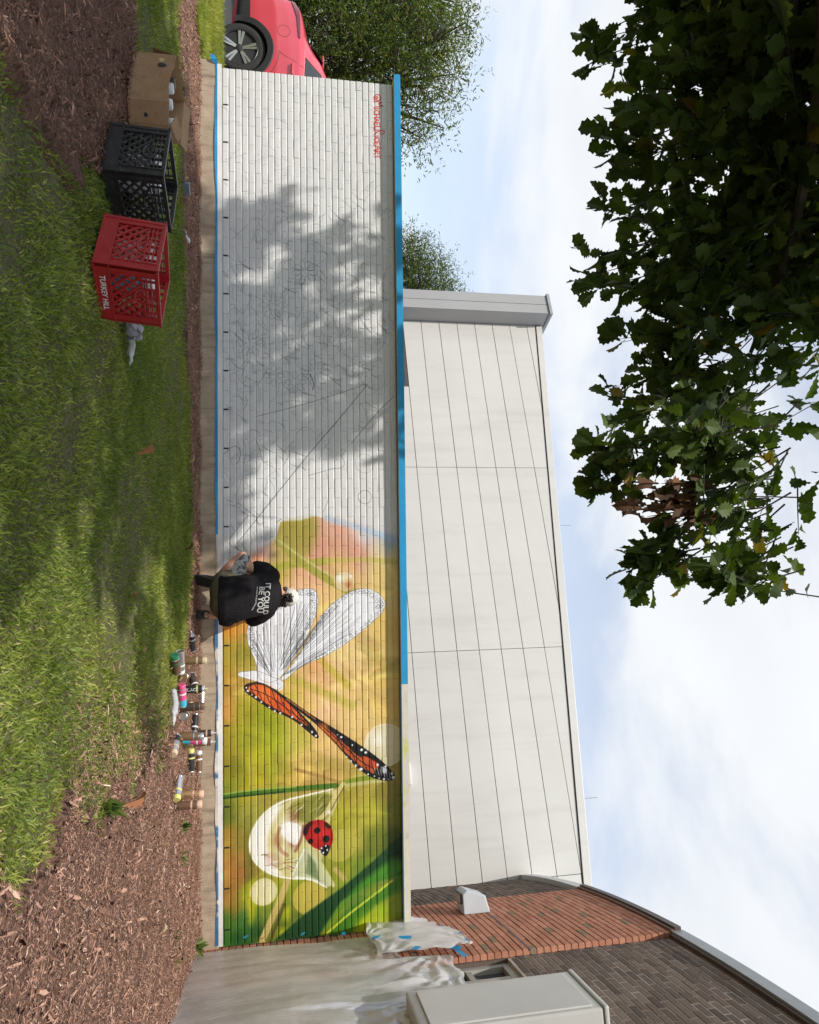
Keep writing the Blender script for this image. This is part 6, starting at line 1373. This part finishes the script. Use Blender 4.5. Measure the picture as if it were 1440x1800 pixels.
def blot(mat, u, z, rx, rz, a=PL[0], b=PL[1]):
    A, B_ = Vector((*a, 0)), Vector((*b, 0)); t = (B_-A).normalized(); nn = Vector((t.y, -t.x, 0)); c0 = A+t*u-Vector((cc_.x, cc_.y, 0))+nn*.0032; m = MB(); m.add([c0+t*rx*math.cos(k)+Vector((0, 0, z+rz*math.sin(k)*(1 if math.sin(k) > -.2 else .5))) for k in np.linspace(0, 2*PI, 17)[:-1]], [tuple(range(16))]); m.obj('box_mark', mat, box)
blot(YEL, .055, .155, .016, .020); blot(DARKSPOT, .102, .155, .020, .034); blot(DARKSPOT, .07, .09, .012, .014, PL[4], PL[5])  # first dark spot paints the shade inside the box's handle hole
for k, (x, y, bd, cp_, lab) in enumerate(((2.40, -3.36, 'pink', 'white', 'pink spray can in the cardboard box, at its middle'), (2.52, -3.40, 'white', 'white', 'white spray can in the cardboard box'), (2.33, -3.30, 'dark', 'dark', 'dark spray can at the far side inside the cardboard box'), (2.58, -3.31, 'peach', 'white', 'peach spray can at the back inside the cardboard box'))):
    fill_can(Vector((x, y, 0)), 0, 0, .03, bd, cp_, lab)
# ------------------------------------------------------------------ small things left on the ground
m = MB(); m.box((0, 0, .012), (.60, .10, .02)); tag(m.obj('plastic_edging', BLK, bevel=.004, loc=(1.70, -1.50, .0), rot=(R(25), 0, R(12))), 'thin black plastic edging strip lying at the mulch edge behind the crates', 'edging')
m = MB(); m.box((0, 0, .03), (.10, .07, .06)); m.box((0, 0, .064), (.104, .074, .008)); tag(m.obj('plastic_tub', pmat('dusty_blue_plastic', (.16, .19, .23), .5), bevel=.006, loc=(1.98, -1.30, .0), rot=(0, 0, R(40))), 'small grey-blue plastic tub at the mulch edge behind the black crate', 'tub')
m = MB(); m.box((0, 0, .006), (.10, .035, .010)); m.box((.055, .0, .012), (.03, .05, .016)); tag(m.obj('plastic_scraper', pmat('pale_plastic', (.55, .60, .58), .5), bevel=.004, loc=(2.35, -1.22, .02), rot=(0, R(-14), R(50))), 'pale plastic scraper lying at the lawn edge behind the crates', 'scraper')
LEAFM = [DEAD, leaf_mat('rust_leaf', [(0, (.22, .085, .04)), (1, (.36, .15, .07))], .2, .7, .2), leaf_mat('tan_leaf', [(0, (.40, .28, .16)), (1, (.55, .42, .28))], .2, .7, .2)]
LM = [mesh_from('fallen_leaf', LV*np.array([.8, 1, 2.4]), [tuple(int(i) for i in f) for f in LF], mm) for mm in LEAFM]
for (x, y, s_, k, lab) in ((4.559, -3.45, .12, 1, 'rust-brown curled leaf lying alone on the open lawn'), (5.11, -1.55, .11, 0, 'dark brown leaf standing in the grass behind the painter'), (5.33, -3.58, .07, 1, 'small reddish leaf in the shaded lawn'), (6.345, -3.81, .15, 1, 'large orange-brown leaf at the corner of lawn and mulch'), (7.05, -2.55, .07, 2, 'pale wood chip leaf lying upright in the wide mulch bed'), (6.75, -3.05, .06, 2, 'small pale leaf in the mulch bed nearest the lawn corner'), (7.55, -2.7, .08, 2, 'pale split leaf in the middle of the wide mulch bed'), (8.1, -2.05, .10, 2, 'long pale dry leaf near the plastic sheet'), (4.35, -1.25, .07, 2, 'pale leaf on the grass edge left of the painter'), (3.05, -1.05, .06, 2, 'tan leaf at the edge of the mulch strip')):
    o = obj('fallen_leaf', LM[k]); o.location = (x, y, .045); o.rotation_euler = (R(random.uniform(15, 50)), R(random.uniform(-30, 30)), random.uniform(0, 6.28)); o.scale = (s_, s_, s_); tag(o, lab, 'leaf', 'fallen leaves')
# weeds in the mulch
WEED = leaf_mat('weed_leaf', [(0, (.06, .11, .02)), (1, (.16, .22, .05))], .35)
for (x, y, n_, h_, lab) in ((7.36, -1.40, 14, .09, 'small weed growing in the mulch past the last can'), (7.62, -1.36, 10, .06, 'low weed patch in the mulch bed near the footing'), (6.30, -3.95, 16, .10, 'grassy weed at the corner of the lawn'), (8.05, -1.75, 8, .06, 'tiny weed in the mulch in front of the plastic sheet'), (8.86, -.38, 16, .11, 'weed tuft at the corner where the wall meets the brick building'), (6.70, -1.28, 12, .08, 'weed between the standing spray cans')):
    PP = np.tile(np.array([x, y, .012]), (n_, 1))+RNG.normal(0, .014, (n_, 3))*np.array([1.2, 1, .1]); DD = RNG.normal(0, .6, (n_, 3))+np.array([0, 0, .9]); V, F = scatter(PP, orient(DD, RNG.normal(0, 1, PP.shape)), h_*(.6+.7*RNG.random(n_)), FV*np.array([1.2, 1, 1]), FF); tag(obj('weed', big_mesh('weed', V, F, WEED)), lab, 'weed', 'weeds in the mulch')
